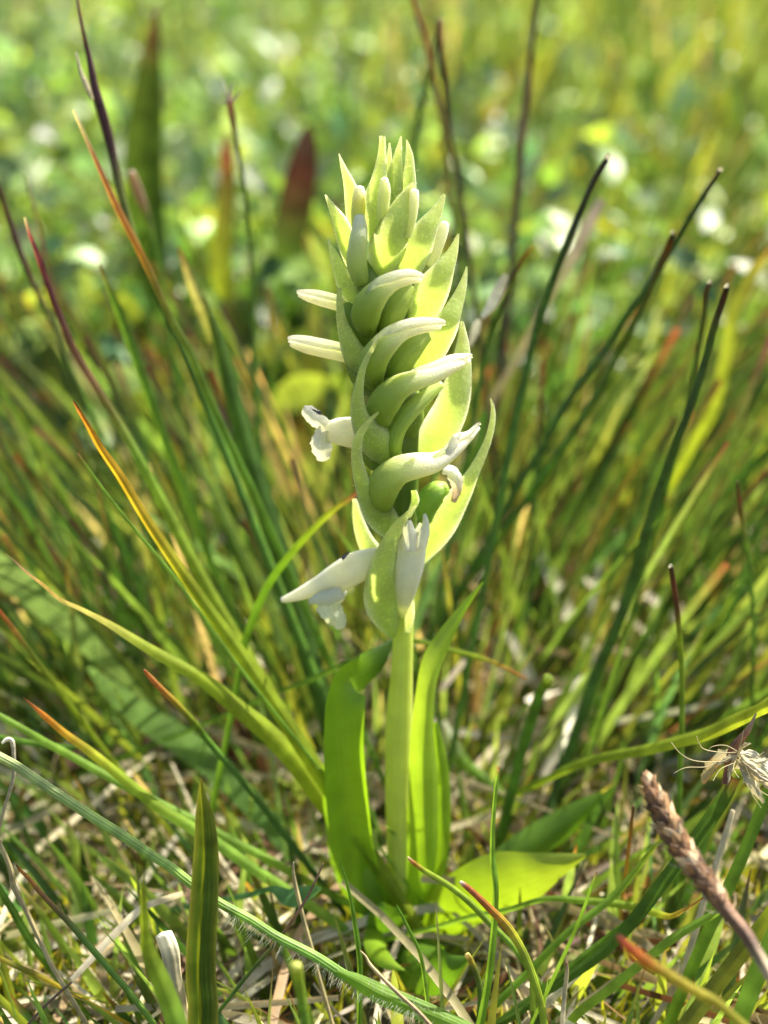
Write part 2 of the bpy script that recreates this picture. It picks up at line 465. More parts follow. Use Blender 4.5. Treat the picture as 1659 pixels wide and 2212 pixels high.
def litter(name, label, n, y0, y1, zmax, wmin, wmax, lmin, lmax, power=1.0, tilt=0.12):
    r = clear(scatter(n, y0, y1, power=power)); n = len(r)
    r[:, 2] = rng.uniform(-0.1, zmax, n) * rng.random(n)
    ln = rng.uniform(lmin, lmax, n)
    a = rng.uniform(0, math.pi, n)
    d = np.stack([np.cos(a), np.sin(a), rng.normal(0, tilt, n)], -1) * ln[:, None]
    c = jitcol(pick([STRAW, PALE, GREY, BRWN, ORNG, (0.3, 0.2, 0.1)], [4, 5, 2, 1.5, 0.3, 1.2], n), n, 0.2, 0.05)
    b = np.stack([rng.normal(0, .12, n), rng.normal(0, .12, n), rng.normal(0.04, .05, n)], -1) * ln[:, None]
    mass(name, r, r + d, b, rng.uniform(wmin, wmax, n), c, c * 0.9, label, 'litter', mat=M_STRAW, segs=5, wprof='rod', face=0.1)
litter('straw_litter', 'tangled dry beige straw lying on the soil round the orchid', 1300, -5, 8, 0.8, 0.05, 0.18, 1.0, 5)
litter('far_straw_litter', 'pale dry straw glinting between the blurred grass stems', 3600, 5, 40, 2.2, 0.1, 0.24, 0.8, 3, tilt=0.3)

litter('pale_litter', 'bright pale straw scraps among the rush stems behind the orchid', 1300, 3, 20, 2.0, 0.1, 0.3, 0.6, 2.2, tilt=0.5)

def moss():
    n = 9000
    r = scatter(n, -5, 9)
    r = r[(np.sin(r[:, 0] * 1.1 + 2) * np.cos(r[:, 1] * 0.9) + rng.normal(0, 0.3, n)) > 0.1]; n = len(r)
    h = rng.uniform(0.25, 0.75, n)
    tip = r + np.stack([rng.normal(0, .35, n), rng.normal(0, .35, n), h + 0.3], -1)
    c = jitcol(pick([(0.26, 0.30, 0.02), (0.16, 0.22, 0.02), (0.34, 0.32, 0.03)], [3, 3, 2], n), n)
    mass('moss', r, tip, np.zeros((n, 3)), rng.uniform(0.04, 0.1, n), c, c * 1.2, 'yellow green moss cushions low between the straw', 'moss', segs=2)
moss()


# ------------------------------------------------------------------ the orchid
orchid = bpy.data.objects.new('orchid_plant', None)
COL.objects.link(orchid)
tag(orchid, 'pale green orchid with white tubular flowers spiralling up its thick spike', 'orchid')

def ramp(n, stops):
    f = np.linspace(0, 1, n)
    xs = [q[0] for q in stops]
    cs = np.array([q[1] for q in stops], float)
    return np.stack([np.interp(f, xs, cs[:, i]) for i in range(3)], -1)

BT = (0.66, 0.71, 0.30); BM = (0.56, 0.65, 0.21); BB = (0.40, 0.52, 0.10)       # bract tip, middle, base
WH = (0.88, 0.86, 0.68); CR = (0.80, 0.82, 0.52); OV = (0.36, 0.49, 0.065); LG = (0.24, 0.38, 0.03)

def opath(pts, k, ox, oy, offs):
    o = linterp(offs, len(pts))[:, 0]
    return np.array([op(x * k + ox, y * k + oy, o[i]) for i, (x, y) in enumerate(pts)])

R1 = (0.3, 597, 265); R2 = (0.3, 597, 796); R3 = (0.3215, 597, 1261); R4 = (0.32, 597, 1659); OVW = (1.0, 0, 0)

def widths(P, ws, k):
    w_ = linterp(ws, len(P))[:, 0] * k
    return [pxw(P[i], w_[i]) for i in range(len(P))]

NB = [0]
def bract(reg, pts, ws, offs, roll=0, cup=0.55, cols=None, n=30, m=11, wave=0.05):
    P = opath(pts, *reg, offs)
    NB[0] += 1
    c = ramp(12, [(0, (0.66, 0.68, 0.3)), (0.12, BT), (0.5, BM), (1, BB)]) if cols is None else cols
    g = Geo(); g.add(*ribbon(P, [q * 1.14 for q in widths(P, ws, reg[0])], c, n, m, cup=cup, roll=roll, wave=wave, seed=NB[0], edge=(0.62, 0.66, 0.34), thick=0.035))  # lighter edge colour stands in for light through the thin rim
    return g.build('bract', M_BRACT, orchid)

def otube(name, reg, pts, ws, offs, stops, mat=M_PETAL, parent=orchid, flat=0.85, lump=0.015, n=30, m=16):
    P = opath(pts, *reg, offs)
    NB[0] += 1
    g = Geo(); g.add(*tube(P, widths(P, ws, reg[0]), ramp(14, stops), n, m, flat, lump=lump, seed=NB[0], ridge=.05 if name == 'flower' else 0))
    HAIR.append((P, widths(P, ws, reg[0]), stops))
    return g.build(name, mat, parent)
HAIR = []

# stem and spike axis
P = np.array([op(x, y, 0) for x, y in [(862, 330), (858, 450), (862, 600), (868, 800), (870, 1000), (872, 1200), (870, 1400), (862, 1560), (860, 1700), (862, 1850), (870, 2010)]])
P[-1] = (0, 0.0, -0.4)
wpx = [6, 40, 64, 76, 70, 52, 44, 58, 56, 52, 56]
g = Geo(); g.add(*tube(P, [pxw(P[i], wpx[i]) for i in range(len(P))], ramp(20, [(0, BM), (0.15, (.1, .17, .02)), (0.48, (.12, .2, .025)), (0.58, (0.54, 0.62, 0.12)), (1, (0.54, 0.6, 0.13))]), 60, 18, 0.95))  # axis darkened inside the spike: shade between the bracts put into the colour
g.build('stem', M_STEM, orchid)

# bracts, top of the spike downwards
bract(R1, [(450, 225), (480, 330), (515, 440), (540, 560), (565, 720), (600, 860)], [4, 40, 80, 120, 130, 90], [-.15, -.1, 0], 20)
bract(R1, [(350, 520), (395, 620), (440, 720), (485, 850), (540, 1000), (610, 1150)], [12, 62, 110, 150, 160, 110], [-.05, .15, .1], 30)
bract(R1, [(370, 835), (405, 950), (450, 1080), (515, 1200), (600, 1290), (700, 1330)], [10, 60, 110, 180, 210, 140], [.1, .3, .25], 28)
bract(R1, [(450, 1185), (448, 1300), (460, 1430), (495, 1560), (550, 1700), (640, 1830), (740, 1900)], [28, 52, 76, 130, 180, 200, 120], [.3, .45, .35], 30)
bract(R1, [(762, 95), (755, 250), (735, 400), (710, 550), (700, 700), (720, 860)], [38, 62, 100, 150, 160, 120], [.1, .3, .2], 8)
bract(R1, [(815, 145), (812, 250), (800, 380), (790, 520)], [10, 34, 52, 50], [0, .1], 0)
bract(R1, [(898, 98), (880, 220), (862, 350), (845, 500), (830, 680)], [8, 50, 92, 120, 110], [.05, .2], -5)
bract(R1, [(938, 122), (958, 220), (962, 330), (958, 450), (940, 620), (900, 800)], [8, 46, 72, 100, 130, 110], [0, .15], -12)
bract(R1, [(985, 430), (925, 570), (868, 720), (815, 880), (770, 1020), (740, 1120)], [10, 120, 190, 230, 220, 130], [.35, .6, .3], -5, cup=.7)
bract(R1, [(1213, 515), (1160, 640), (1085, 780), (1005, 920), (930, 1050), (860, 1140)], [18, 85, 165, 230, 230, 130], [.05, .35, .2], -15, cup=.5)
bract(R1, [(1312, 800), (1275, 930), (1215, 1060), (1135, 1210), (1050, 1350), (960, 1440)], [14, 72, 150, 225, 240, 140], [.05, .38, .2], -15, cup=.45)
bract(R1, [(1372, 1035), (1352, 1150), (1312, 1280), (1252, 1420), (1170, 1560), (1070, 1690), (960, 1780)], [10, 50, 95, 150, 210, 230, 130], [-.05, .35, .2], -18, cup=.45)
bract(OVW, [(999, 694), (1001, 755), (993, 825), (975, 890), (942, 950), (905, 1000)], [5, 30, 54, 68, 70, 44], [-.15, .25, .1], -12, cup=.5)
bract(OVW, [(819, 730), (800, 757), (783, 790), (774, 828), (769, 872), (778, 915), (802, 950), (835, 985), (862, 1010)], [4, 11, 14, 18, 28, 42, 64, 66, 36], [.95, .98, .95, .8, .3], [35, 30, 25, 20, 10], cup=.6)
bract(OVW, [(817, 890), (792, 913), (774, 940), (767, 976), (771, 1015), (784, 1057), (803, 1096), (830, 1132), (862, 1165)], [4, 13, 18, 23, 27, 34, 50, 60, 36], [1.0, 1.02, .95, .75, .3], [30, 28, 25, 20, 10], cup=.6)
bract(OVW, [(1060, 860), (1067, 892), (1060, 940), (1042, 988), (1020, 1032), (994, 1078), (962, 1125), (928, 1172), (893, 1222)], [3, 11, 15, 20, 28, 46, 64, 66, 30], [-.05, .1, .35, .3, .12], [-30, -25, -20, -10], cup=.6)
bract(OVW, [(898, 1091), (878, 1112), (859, 1135), (844, 1165), (830, 1205), (823, 1250), (828, 1295), (838, 1340), (850, 1378)], [3, 12, 20, 29, 41, 54, 70, 66, 18], [.8, .85, .8, .6, .2], [15, 8, 0, -5], cup=.75)
bract(OVW, [(893, 1060), (896, 1080), (890, 1098), (882, 1118)], [10, 16, 13, 8], [.7, .72], 10, cols=ramp(6, [(0, (.4, .56, .08)), (1, BM)]))
bract(OVW, [(765, 1078), (770, 1120), (783, 1165), (805, 1205), (845, 1240)], [8, 22, 34, 42, 30], [-.25, -.1, .1], 25)
bract(R3, [(912, 85), (903, 160), (895, 240), (880, 330)], [8, 44, 56, 30], [.35, .25], -10, cols=ramp(6, [(0, WH), (1, BM)]))

# flowers: a hooded tube running from green ovary to white mouth; lips and ovaries are its pieces
FS = [(0, WH), (0.2, WH), (0.36, CR), (0.5, (.58, .66, .17)), (0.68, OV), (1, (0.11, 0.19, 0.018))]  # dark last stop: shade deep in the spike put into the colour
f1 = otube('flower', R1, [(1035, 1128), (955, 1122), (850, 1150), (745, 1215), (672, 1310), (645, 1410), (660, 1500)], [56, 96, 122, 172, 212, 205, 130], [.62, .72, .75, .7, .3], FS)
otube('ovary', R1, [(960, 1170), (890, 1270), (830, 1380), (790, 1510)], [90, 170, 190, 150], [.3, .4, .25], [(0, (.5, .6, .12)), (.5, (.36, .48, .07)), (1, (.14, .24, .02))], M_STEM, f1)  # inner end darkened as painted shade between the flowers
f2 = otube('flower', R1, [(1180, 1463), (1045, 1472), (905, 1510), (790, 1595), (712, 1700), (692, 1800), (715, 1890)], [60, 100, 130, 185, 205, 195, 120], [.62, .75, .8, .72, .3], FS)
otube('ovary', R1, [(1090, 1530), (980, 1610), (880, 1730), (820, 1870)], [90, 175, 200, 150], [.3, .42, .25], [(0, (.5, .6, .12)), (.5, (.36, .48, .07)), (1, (.14, .24, .02))], M_STEM, f2)  # again dark at the inner end, shade put into the colour
f3 = otube('flower', R1, [(1383, 1705), (1280, 1742), (1140, 1810), (1000, 1858), (880, 1910), (795, 2000), (750, 2100), (755, 2200)], [52, 110, 135, 152, 190, 225, 210, 130], [.4, .65, .8, .85, .75, .35], FS)
otube('ovary', R2, [(1190, 110), (1060, 215), (950, 320), (870, 440), (845, 560), (860, 680)], [60, 110, 130, 130, 120, 90], [.2, .38, .52, .55, .3], [(0, BM), (.5, OV), (1, (.2, .32, .03))], M_STEM, f3)
f4 = otube('flower', R2, [(1455, 425), (1395, 490), (1320, 540), (1245, 615), (1140, 680), (1010, 705), (880, 740), (785, 830), (755, 930), (775, 1020)], [34, 60, 112, 112, 150, 190, 210, 240, 225, 120], [.3, .5, .75, .85, .8, .35], [(0, WH), (0.45, WH), (0.56, CR), (0.68, (.58, .66, .17)), (0.8, OV), (1, (0.11, 0.19, 0.018))])  # tube base darkened, shade near the axis put into the colour
def olip(parent, reg, pts, ws, offs, stops, roll=0, frill=.12, cup=.5, wave=.18, name='lip', n=26):
    frill *= .45; wave *= .55
    P = opath(pts, *reg, offs); NB[0] += 1
    g = Geo(); g.add(*ribbon(P, widths(P, ws, reg[0]), ramp(10, stops), n, 13, cup=cup, roll=roll, wave=wave, frill=frill, seed=NB[0]))
    return g.build(name, M_PETAL, parent)
olip(f4, R2, [(1330, 465), (1300, 500), (1270, 570), (1230, 650)], [20, 62, 70, 50], [.62, .8], [(0, WH), (1, WH)], -25, name='petal_lobe')
olip(f4, R2, [(1275, 965), (1300, 900), (1305, 820), (1270, 745), (1200, 720)], [40, 70, 95, 100, 60], [.45, .5, .55], [(0, (.72, .45, .3)), (.3, (.75, .55, .42)), (.6, WH), (1, WH)], 15, .16, .6, .3, 'withered_lip')
otube('ovary', R2, [(1225, 860), (1150, 890), (1090, 970), (1070, 1090)], [90, 165, 175, 110], [.3, .42, .2], [(0, (.36, .52, .08)), (1, (.2, .36, .04))], M_STEM, f4)
def sepal(f, reg, pts, ws, offs, roll):
    k_ = len(pts)
    ex = (pts[0][0] + (pts[0][0] - pts[1][0]) * .28, pts[0][1] + (pts[0][1] - pts[1][1]) * .28 - 8)
    pp = [ex] + [(x, y - 14) for x, y in pts[:5]]
    ww = [ws[0] * .5, ws[0] * 1.0, ws[1] * .9, ws[2] * .85, ws[3] * .7, ws[4] * .4]
    o_ = [q + .12 for q in linterp(offs, k_)[:5, 0]]
    olip(f, reg, pp, ww, [o_[0]] + o_, [(0, WH), (.45, WH), (.75, CR), (1, (.5, .6, .14))], roll, .03, .9, .04, 'sepal')
sepal(f1, R1, [(1035, 1128), (955, 1122), (850, 1150), (745, 1215), (672, 1310)], [56, 96, 122, 172, 212], [.62, .72, .75], -30)
sepal(f2, R1, [(1180, 1463), (1045, 1472), (905, 1510), (790, 1595), (712, 1700)], [60, 100, 130, 185, 205], [.62, .75, .8], -30)
sepal(f3, R1, [(1383, 1705), (1280, 1742), (1140, 1810), (1000, 1858), (880, 1910)], [52, 110, 135, 152, 190], [.4, .65, .8], -30)
sepal(f4, R2, [(1455, 425), (1395, 490), (1320, 540), (1245, 615), (1140, 680)], [34, 60, 112, 112, 150], [.3, .5, .75], -30)
# the upright flower seen from below
f5 = otube('flower', R2, [(1005, 1190), (985, 1260), (970, 1370), (955, 1480), (935, 1590), (918, 1690), (905, 1790)], [100, 195, 205, 190, 160, 110, 60], [.55, .62, .6, .45, .15], [(0, WH), (.6, WH), (.85, CR), (1, BM)], flat=.6)
olip(f5, R2, [(1068, 1045), (1082, 1110), (1070, 1200), (1045, 1300)], [22, 52, 90, 100], [.72, .78], [(0, WH), (1, WH)], -20, .05, .8, .05, 'petal_lobe')
olip(f5, R2, [(945, 1090), (945, 1140), (950, 1220), (945, 1320)], [40, 75, 110, 130], [.78, .82], [(0, WH), (1, WH)], 15, .06, .8, .05, 'petal_lobe')
# flowers looking to the left
f6 = otube('flower', R2, [(36, 1668), (150, 1632), (290, 1570), (440, 1500), (590, 1420), (720, 1370), (820, 1360)], [40, 84, 135, 205, 225, 170, 90], [.05, .15, .25, .35, .15], [(0, WH), (.7, WH), (.9, CR), (1, BM)], flat=.6)
olip(f6, R2, [(475, 1875), (450, 1815), (405, 1745), (390, 1670), (430, 1580)], [60, 140, 180, 200, 170], [.3, .38, .35], [(0, CR), (1, CR)], 10, .14, .4, .25)
olip(f6, R2, [(232, 1680), (300, 1660), (380, 1640), (470, 1600)], [36, 90, 120, 120], [.36, .42], [(0, CR), (1, WH)], 0, .12, .4, .1, 'petal_lobe')
f7 = otube('flower', R2, [(330, 440), (400, 445), (470, 450), (560, 460), (660, 480)], [90, 165, 205, 215, 160], [.1, .2, .2], [(0, WH), (.7, WH), (1, CR)], flat=.7)
olip(f7, R2, [(185, 300), (235, 335), (290, 385), (360, 430)], [80, 120, 120, 110], [0, .2], [(0, WH), (1, WH)], 25, .12, .5, .15, 'petal_lobe')
olip(f7, R2, [(338, 668), (325, 600), (320, 520), (350, 440)], [90, 150, 145, 110], [.1, .25], [(0, WH), (1, WH)], -10, .12, .5, .2)
f8 = otube('flower', R1, [(163, 1238), (220, 1250), (300, 1268), (400, 1290), (520, 1320)], [34, 66, 90, 104, 110], [-.2, -.05, 0], [(0, WH), (.7, WH), (1, CR)])
sepal(f8, R1, [(163, 1238), (220, 1250), (300, 1268), (400, 1290), (520, 1320)], [36, 66, 90, 104, 110], [-.2, -.05, 0], 25)
f9 = otube('flower', R1, [(108, 1583), (190, 1600), (300, 1625), (440, 1650), (560, 1680)], [62, 98, 112, 124, 120], [-.2, -.05, .05], [(0, WH), (.7, WH), (1, CR)])
for fo, pp, ww in [(f8, [(520, 1300), (560, 1400), (620, 1500), (700, 1560)], [110, 200, 220, 150]), (f9, [(560, 1660), (600, 1750), (680, 1860), (760, 1930)], [120, 210, 230, 150]),
                   (f7, [(640, 2240), (690, 2330), (760, 2420), (820, 2500)], [150, 220, 230, 140]), (f8, [(640, 1000), (660, 1100), (700, 1200), (740, 1280)], [130, 220, 240, 150]),
                   (f9, [(900, 1900), (930, 2000), (940, 2120), (930, 2250)], [150, 240, 240, 150])]:
    otube('ovary', R1, pp, ww, [.1, .2, .1], [(0, (.28, .38, .05)), (1, (.12, .2, .02))], M_STEM, fo)  # filler ovaries added to close gaps, the shade there put into their colour
sepal(f9, R1, [(108, 1583), (190, 1600), (300, 1625), (440, 1650), (560, 1680)], [62, 98, 112, 124, 120], [-.2, -.05, .05], 25)
# buds
BU = [(0, WH), (.25, CR), (.7, BM), (1, OV)]
otube('bud', R1, [(597, 462), (600, 540), (590, 640), (580, 760)], [62, 104, 104, 80], [.1, .2], [(0, WH), (.5, (.75, .72, .2)), (1, BM)])
otube('bud', R1, [(600, 668), (600, 760), (585, 880), (580, 1020), (620, 1150)], [66, 112, 135, 150, 120], [.3, .42, .3], BU)
otube('bud', R1, [(992, 485), (985, 560), (965, 680), (930, 820)], [62, 84, 92, 80], [.38, .38], [(0, WH), (.35, CR), (1, BM)])
otube('bud', R1, [(775, 400), (780, 480), (770, 580), (760, 700)], [50, 86, 90, 70], [.42, .38], [(0, CR), (1, BM)])
otube('bud', R1, [(1215, 718), (1190, 800), (1150, 910), (1100, 1020)], [60, 88, 92, 90], [-.02, .0], [(0, WH), (1, CR)])
otube('bud', R1, [(1135, 1020), (1120, 1080), (1090, 1160)], [36, 60, 60], [.02, .05], [(0, WH), (1, CR)])

# short glandular hairs that catch the light along bracts, flowers and buds
def fuzz():
    r = np.random.default_rng(3)
    V, F, C, U = [], [], [], []
    for o in orchid.children_recursive:
        nm = o.name.split('.')[0]
        if o.type != 'MESH' or nm not in ('bract', 'flower', 'bud', 'ovary'):
            continue
        me = o.data; nf = len(me.polygons)
        c = np.empty(nf * 3); me.polygons.foreach_get('center', c); c = c.reshape(-1, 3) / CM
        nn = np.empty(nf * 3); me.polygons.foreach_get('normal', nn); nn = nn.reshape(-1, 3)
        ar = np.empty(nf); me.polygons.foreach_get('area', ar)
        n = int(min(420, 900 * ar.sum() / CM ** 2))
        for i in r.choice(nf, n, p=ar / ar.sum()):
            p = c[i] + r.normal(0, .012, 3)
            d = nn[i] if nm != 'bract' or r.random() < .5 else -nn[i]
            q = p + (d + r.normal(0, .35, 3)) * r.uniform(.02, .05)
            s_ = unit(np.cross(q - p, FWD)) * .0017
            k_ = len(V)
            V += [p - s_, p + s_, q]; F.append((k_, k_ + 1, k_ + 2)); C += [(.8, .8, .6)] * 3; U += [(0, 0), (1, 0), (.5, 1)]
    tag(link('fine_hairs', mesh('fine_hairs', V, F, M_HAIR, C, U), orchid), kind='stuff')
fuzz()

# leaves of the orchid
def oleaf(pts, ws, offs, cols, roll=0, cup=.4, reg=OVW, n=40, m=13, name='leaf', ground=False, label=None, wave=.04):
    P = opath(pts, *reg, offs)
    W = widths(P, ws, reg[0])
    if ground: P[-1][2] = -.3
    NB[0] += 1
    g = Geo(); g.add(*ribbon(P, W, cols, n, m, cup=cup, roll=roll, wave=wave, seed=NB[0]))
    o = g.build(name, M_LEAF, orchid)
    if label: o['label'] = label
    return o
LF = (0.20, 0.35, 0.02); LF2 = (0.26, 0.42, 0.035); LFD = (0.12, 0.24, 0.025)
oleaf([(850, 1380), (822, 1420), (786, 1452), (752, 1470), (737, 1510), (735, 1580), (741, 1660), (752, 1760), (770, 1860), (820, 1985)], [3, 54, 84, 86, 90, 88, 88, 90, 84, 50],
      [-.35, -.1, .15, .38, .5, .52, .5, .4, .3, .05], ramp(10, [(0, (.05, .11, .02)), (.16, (.06, .13, .02)), (.24, LF), (1, LF2)]), [-25, -40, -30, -8, 0, 0], cup=[.3, .2, -.5, -.8, -.8, -.6], label='left leaf bent over at its top, tip pointing to the stem')  # dark tip: shade on the bent-over underside put into the colour
oleaf([(1044, 1257), (1005, 1310), (968, 1368), (938, 1425), (922, 1490), (914, 1580), (916, 1680), (914, 1780), (905, 1880), (880, 1990)], [3, 18, 34, 46, 42, 48, 62, 68, 70, 52],
      [-.15, 0, .2, .3, .3, .28, .25, .2], ramp(10, [(0, LF2), (.4, (.34, .46, .07)), (1, LF)]), [-20, -8, 0], cup=.6, label='narrow upright leaf with a flared pointed tip')
oleaf([(940, 1560), (952, 1650), (955, 1750), (945, 1860), (905, 1990)], [12, 34, 42, 44, 40], [-.1, -.05, 0], ramp(6, [(0, LF2), (1, LF)]), -10)
oleaf([(806, 1790), (796, 1850), (806, 1920), (835, 1995)], [16, 44, 60, 40], [.25, .3, .15], ramp(6, [(0, (.4, .5, .16)), (1, LF2)]), 8)
oleaf([(708, 1600), (706, 1700), (716, 1800), (742, 1900), (800, 1990)], [8, 22, 30, 34, 30], [.1, .15, .1], ramp(6, [(0, LF2), (1, LFD)]), 20)
oleaf([(1266, 1848), (1215, 1868), (1150, 1895), (1080, 1920), (1010, 1955), (940, 1998), (885, 2012)], [8, 52, 110, 146, 140, 96, 44], [.9, .95, .9, .7, .5, .2, 0], ramp(8, [(0, (.34, .42, .06)), (1, LF)]), [-25, -30, -20], cup=.35, label='broad tongue shaped leaf reaching right over the grass')
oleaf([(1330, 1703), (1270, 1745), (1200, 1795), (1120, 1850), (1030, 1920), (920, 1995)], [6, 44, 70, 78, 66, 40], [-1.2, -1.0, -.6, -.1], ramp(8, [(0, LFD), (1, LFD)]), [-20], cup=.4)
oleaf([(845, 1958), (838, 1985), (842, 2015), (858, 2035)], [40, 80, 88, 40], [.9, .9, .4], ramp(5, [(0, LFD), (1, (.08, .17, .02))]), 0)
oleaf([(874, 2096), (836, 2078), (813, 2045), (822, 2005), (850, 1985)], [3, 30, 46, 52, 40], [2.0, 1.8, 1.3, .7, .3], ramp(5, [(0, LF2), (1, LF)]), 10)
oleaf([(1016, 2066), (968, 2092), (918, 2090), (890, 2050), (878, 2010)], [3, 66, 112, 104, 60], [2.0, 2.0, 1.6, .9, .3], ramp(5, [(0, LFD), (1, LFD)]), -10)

# ------------------------------------------------------------------ single grass blades, stalks and straws
def blade(name, label, cat, pts, ws, stops, d=(20, 22), kind='ribbon', ground=True, cap=0, mat=None, group=None, **kw):
    n = len(pts)
    dd = linterp(d, n)[:, 0]
    P = np.array([at(x, y, dd[i]) for i, (x, y) in enumerate(pts)])
    w_ = linterp(ws, n)[:, 0]
    W = [pxw(P[i], w_[i]) for i in range(n)]
    C = ramp(n, stops)
    if ground and P[-1][2] > 0.1:
        v = unit(P[-1] - P[-2]); v[2] = -max(abs(v[2]), 0.55); 
        t = (P[-1][2] + 0.35) / -v[2]
        e = P[-1] + v * t
        k_ = max(1, int(round(t / max(np.linalg.norm(P[-1] - P[-2]), .4))))
        for i in range(1, k_ + 1):
            P = np.vstack([P, P[n - 1] + (e - P[n - 1]) * i / k_]); W.append(W[n - 1] * (1 - .15 * i / k_)); C = np.vstack([C, C[n - 1]])
    base = P[-1].copy()
    g = Geo(); NB[0] += 1
    q_ = np.random.default_rng(NB[0])                       # real blades are never a perfect arc: small kinks
    kink = q_.normal(0, 1, (len(P), 3)) * np.minimum(np.array(W) * .10, .009 if kind == 'ribbon' else .003)[:, None]
    kink[0] = 0; kink[-1] = 0
    P = P + kink
    kw.setdefault('patch', .14)
    nn = max(24, 5 * len(P))
    if kind == 'ribbon':
        kw.setdefault('fold', .25); kw.setdefault('cup', .1); kw.setdefault('upf', .35)
        g.add(*ribbon(P, W, C, nn, kw.pop('m', 7), seed=NB[0], **kw)); mt = mat or M_GRASS
    else:
        C = np.clip(linterp(C, nn) * (1 + .12 * q_.normal(0, 1, (nn, 1))), 0, 1)
        g.add(*tube(P, W, C, nn, 10, kw.get('flat', .8), lump=kw.get('lump', .02), seed=NB[0])); mt = mat or M_RUSH
    o = g.build(name, mt, None, base)
    tag(o, label, cat, group)
    if cap:
        q = P[0] + unit(P[0] - P[1]) * pxw(P[0], cap)
        sd_ = unit(np.cross(P[0] - P[1], FWD)) * pxw(P[0], cap * .25)
        g = Geo(); g.add(*ribbon(np.array([q + sd_, (q + P[0]) / 2 + sd_ * .4, P[0] - (P[0] - q) * .1]) - base, [W[0] * .3, W[0] * 1.1, W[0] * .9], [PALE, WH, PALE], 8, 5, frill=.1, hint=-FWD))
        g.build('dry_tip', M_STRAW, o)
    return o, P, W

def gb(label, pts, ws, stops, d, **kw): return blade('grass_blade', label, 'grass blade', pts, ws, stops, d, **kw)
def rush(label, pts, ws, stops, d, **kw): return blade('rush_stalk', label, 'rush stalk', pts, ws, stops, d, kind='rush', **kw)
def straw(label, pts, ws, stops, d, **kw): return blade('dry_straw', label, 'straw', pts, ws, stops, d, kind=kw.pop('kind', 'rush'), mat=M_STRAW, **kw)
DGR = (0.065, 0.14, 0.022); YG = (0.26, 0.35, 0.025); GG = (0.11, 0.23, 0.025); LGG = (0.19, 0.34, 0.045)
DBR = (0.05, 0.025, 0.015); REDD = (0.38, 0.07, 0.035); PK = (0.3, 0.12, 0.1)

# left upper
_, Pp, Wp = rush('tall purple brown reed at upper left whose thin tip leaves the top edge', [(164, -30), (176, 50), (190, 115), (205, 190), (222, 250), (240, 320), (262, 420), (295, 530), (330, 610), (370, 700), (420, 810), (480, 960)], [4, 7, 11, 18, 22, 20, 17, 16, 16, 18, 20, 20], [(0, PK), (.2, PURP), (.45, PURP), (.55, OLIVE), (1, GG)], (22.5, 24.5), flat=.6)
gb('small pale split sheath sticking out of the purple reed', [(164, 112), (170, 135), (176, 160), (188, 186), (200, 215)], [4, 6, 9, 13, 6], [(0, PALE), (1, STRAW)], (22.4, 22.5), ground=False, mat=M_STRAW)
gb('slender orange brown blade crossing below the purple reed', [(160, 238), (178, 280), (205, 340), (232, 400), (260, 460), (300, 535), (330, 600), (370, 690), (410, 760), (450, 850), (500, 960)], [7, 7, 9, 12, 14, 14, 14, 14, 15, 16, 16], [(0, PALE), (.12, STRAW), (.2, (.4, .16, .08)), (.5, ORNG), (.65, OLIVE), (1, GG)], (22, 24), fold=.5)
gb('purple tipped blade slanting right from the left edge, pale bristle on top', [(54, 470), (66, 505), (80, 550), (102, 610), (132, 690), (166, 762), (205, 830), (248, 900), (300, 990), (350, 1085), (400, 1180), (460, 1290), (520, 1390)], [5, 7, 11, 13, 15, 16, 17, 19, 22, 24, 26, 28, 28], [(0, PALE), (.08, (.3, .06, .08)), (.3, PURP), (.55, (.22, .13, .06)), (.62, LGG), (1, YG)], (22, 24), fold=.45)
rush('dull purple stalk cut by the left edge, upper left', [(-25, 350), (0, 412), (20, 475), (45, 550), (75, 620), (110, 690), (150, 790), (200, 900)], [8, 10, 12, 13, 12, 12, 12, 12], [(0, PURP), (.5, (.14, .07, .06)), (1, GG)], (24, 27))
rush('hair thin brownish stem behind the purple tipped blade', [(57, 378), (66, 420), (80, 470), (93, 530), (105, 590), (125, 680), (150, 780)], [4, 4, 5, 6, 7, 7, 7], [(0, (.3, .22, .18)), (.5, PK), (1, OLIVE)], (26, 28))
gb('big yellow orange blade with curled brown tip, left of the orchid', [(158, 866), (170, 888), (188, 920), (215, 962), (260, 1032), (312, 1112), (372, 1205), (440, 1304), (515, 1408), (600, 1530), (690, 1670)], [3, 7, 11, 15, 19, 21, 24, 27, 30, 34, 36], [(0, DBR), (.1, (.3, .1, .03)), (.25, (.5, .24, .02)), (.5, YELL), (.7, YG), (1, YG)], (20.3, 22.5), fold=.55, roll=[25, 12, 0])
gb('thin fresh green blade with pinkish tip below the yellow orange blade', [(168, 978), (190, 1010), (235, 1075), (300, 1152), (375, 1245), (430, 1320), (470, 1380), (540, 1470)], [3, 5, 7, 8, 8, 8, 8, 8], [(0, PK), (.1, LGG), (1, LGG)], (20.4, 22))
gb('twisted yellow blade with dark tip arching in from the left edge', [(8, 1193), (30, 1208), (60, 1234), (95, 1262), (130, 1290), (175, 1312), (235, 1342), (310, 1388), (375, 1428), (440, 1468), (505, 1520), (575, 1578), (645, 1650), (705, 1730)], [3, 8, 13, 16, 18, 17, 21, 26, 28, 32, 38, 44, 48, 48], [(0, DBR), (.12, (.25, .15, .1)), (.2, (.5, .32, .08)), (.4, (.5, .45, .1)), (.55, YG), (1, YG)], (20, 22.8), roll=[-40, -35, -25, 10, 5, 0, 0], fold=.3, upf=.9)
gb('broad pale green blade lying across the left edge, deeply blurred', [(-120, 1130), (-40, 1200), (60, 1275), (150, 1350), (230, 1420), (290, 1478), (340, 1530)], [56, 62, 66, 62, 52, 34, 6], [(0, (.3, .44, .09)), (1, (.26, .4, .08))], (26, 26.8), ground=False, fold=.05, cup=0, upf=.5, m=9, rib=(.36, .48, .18))
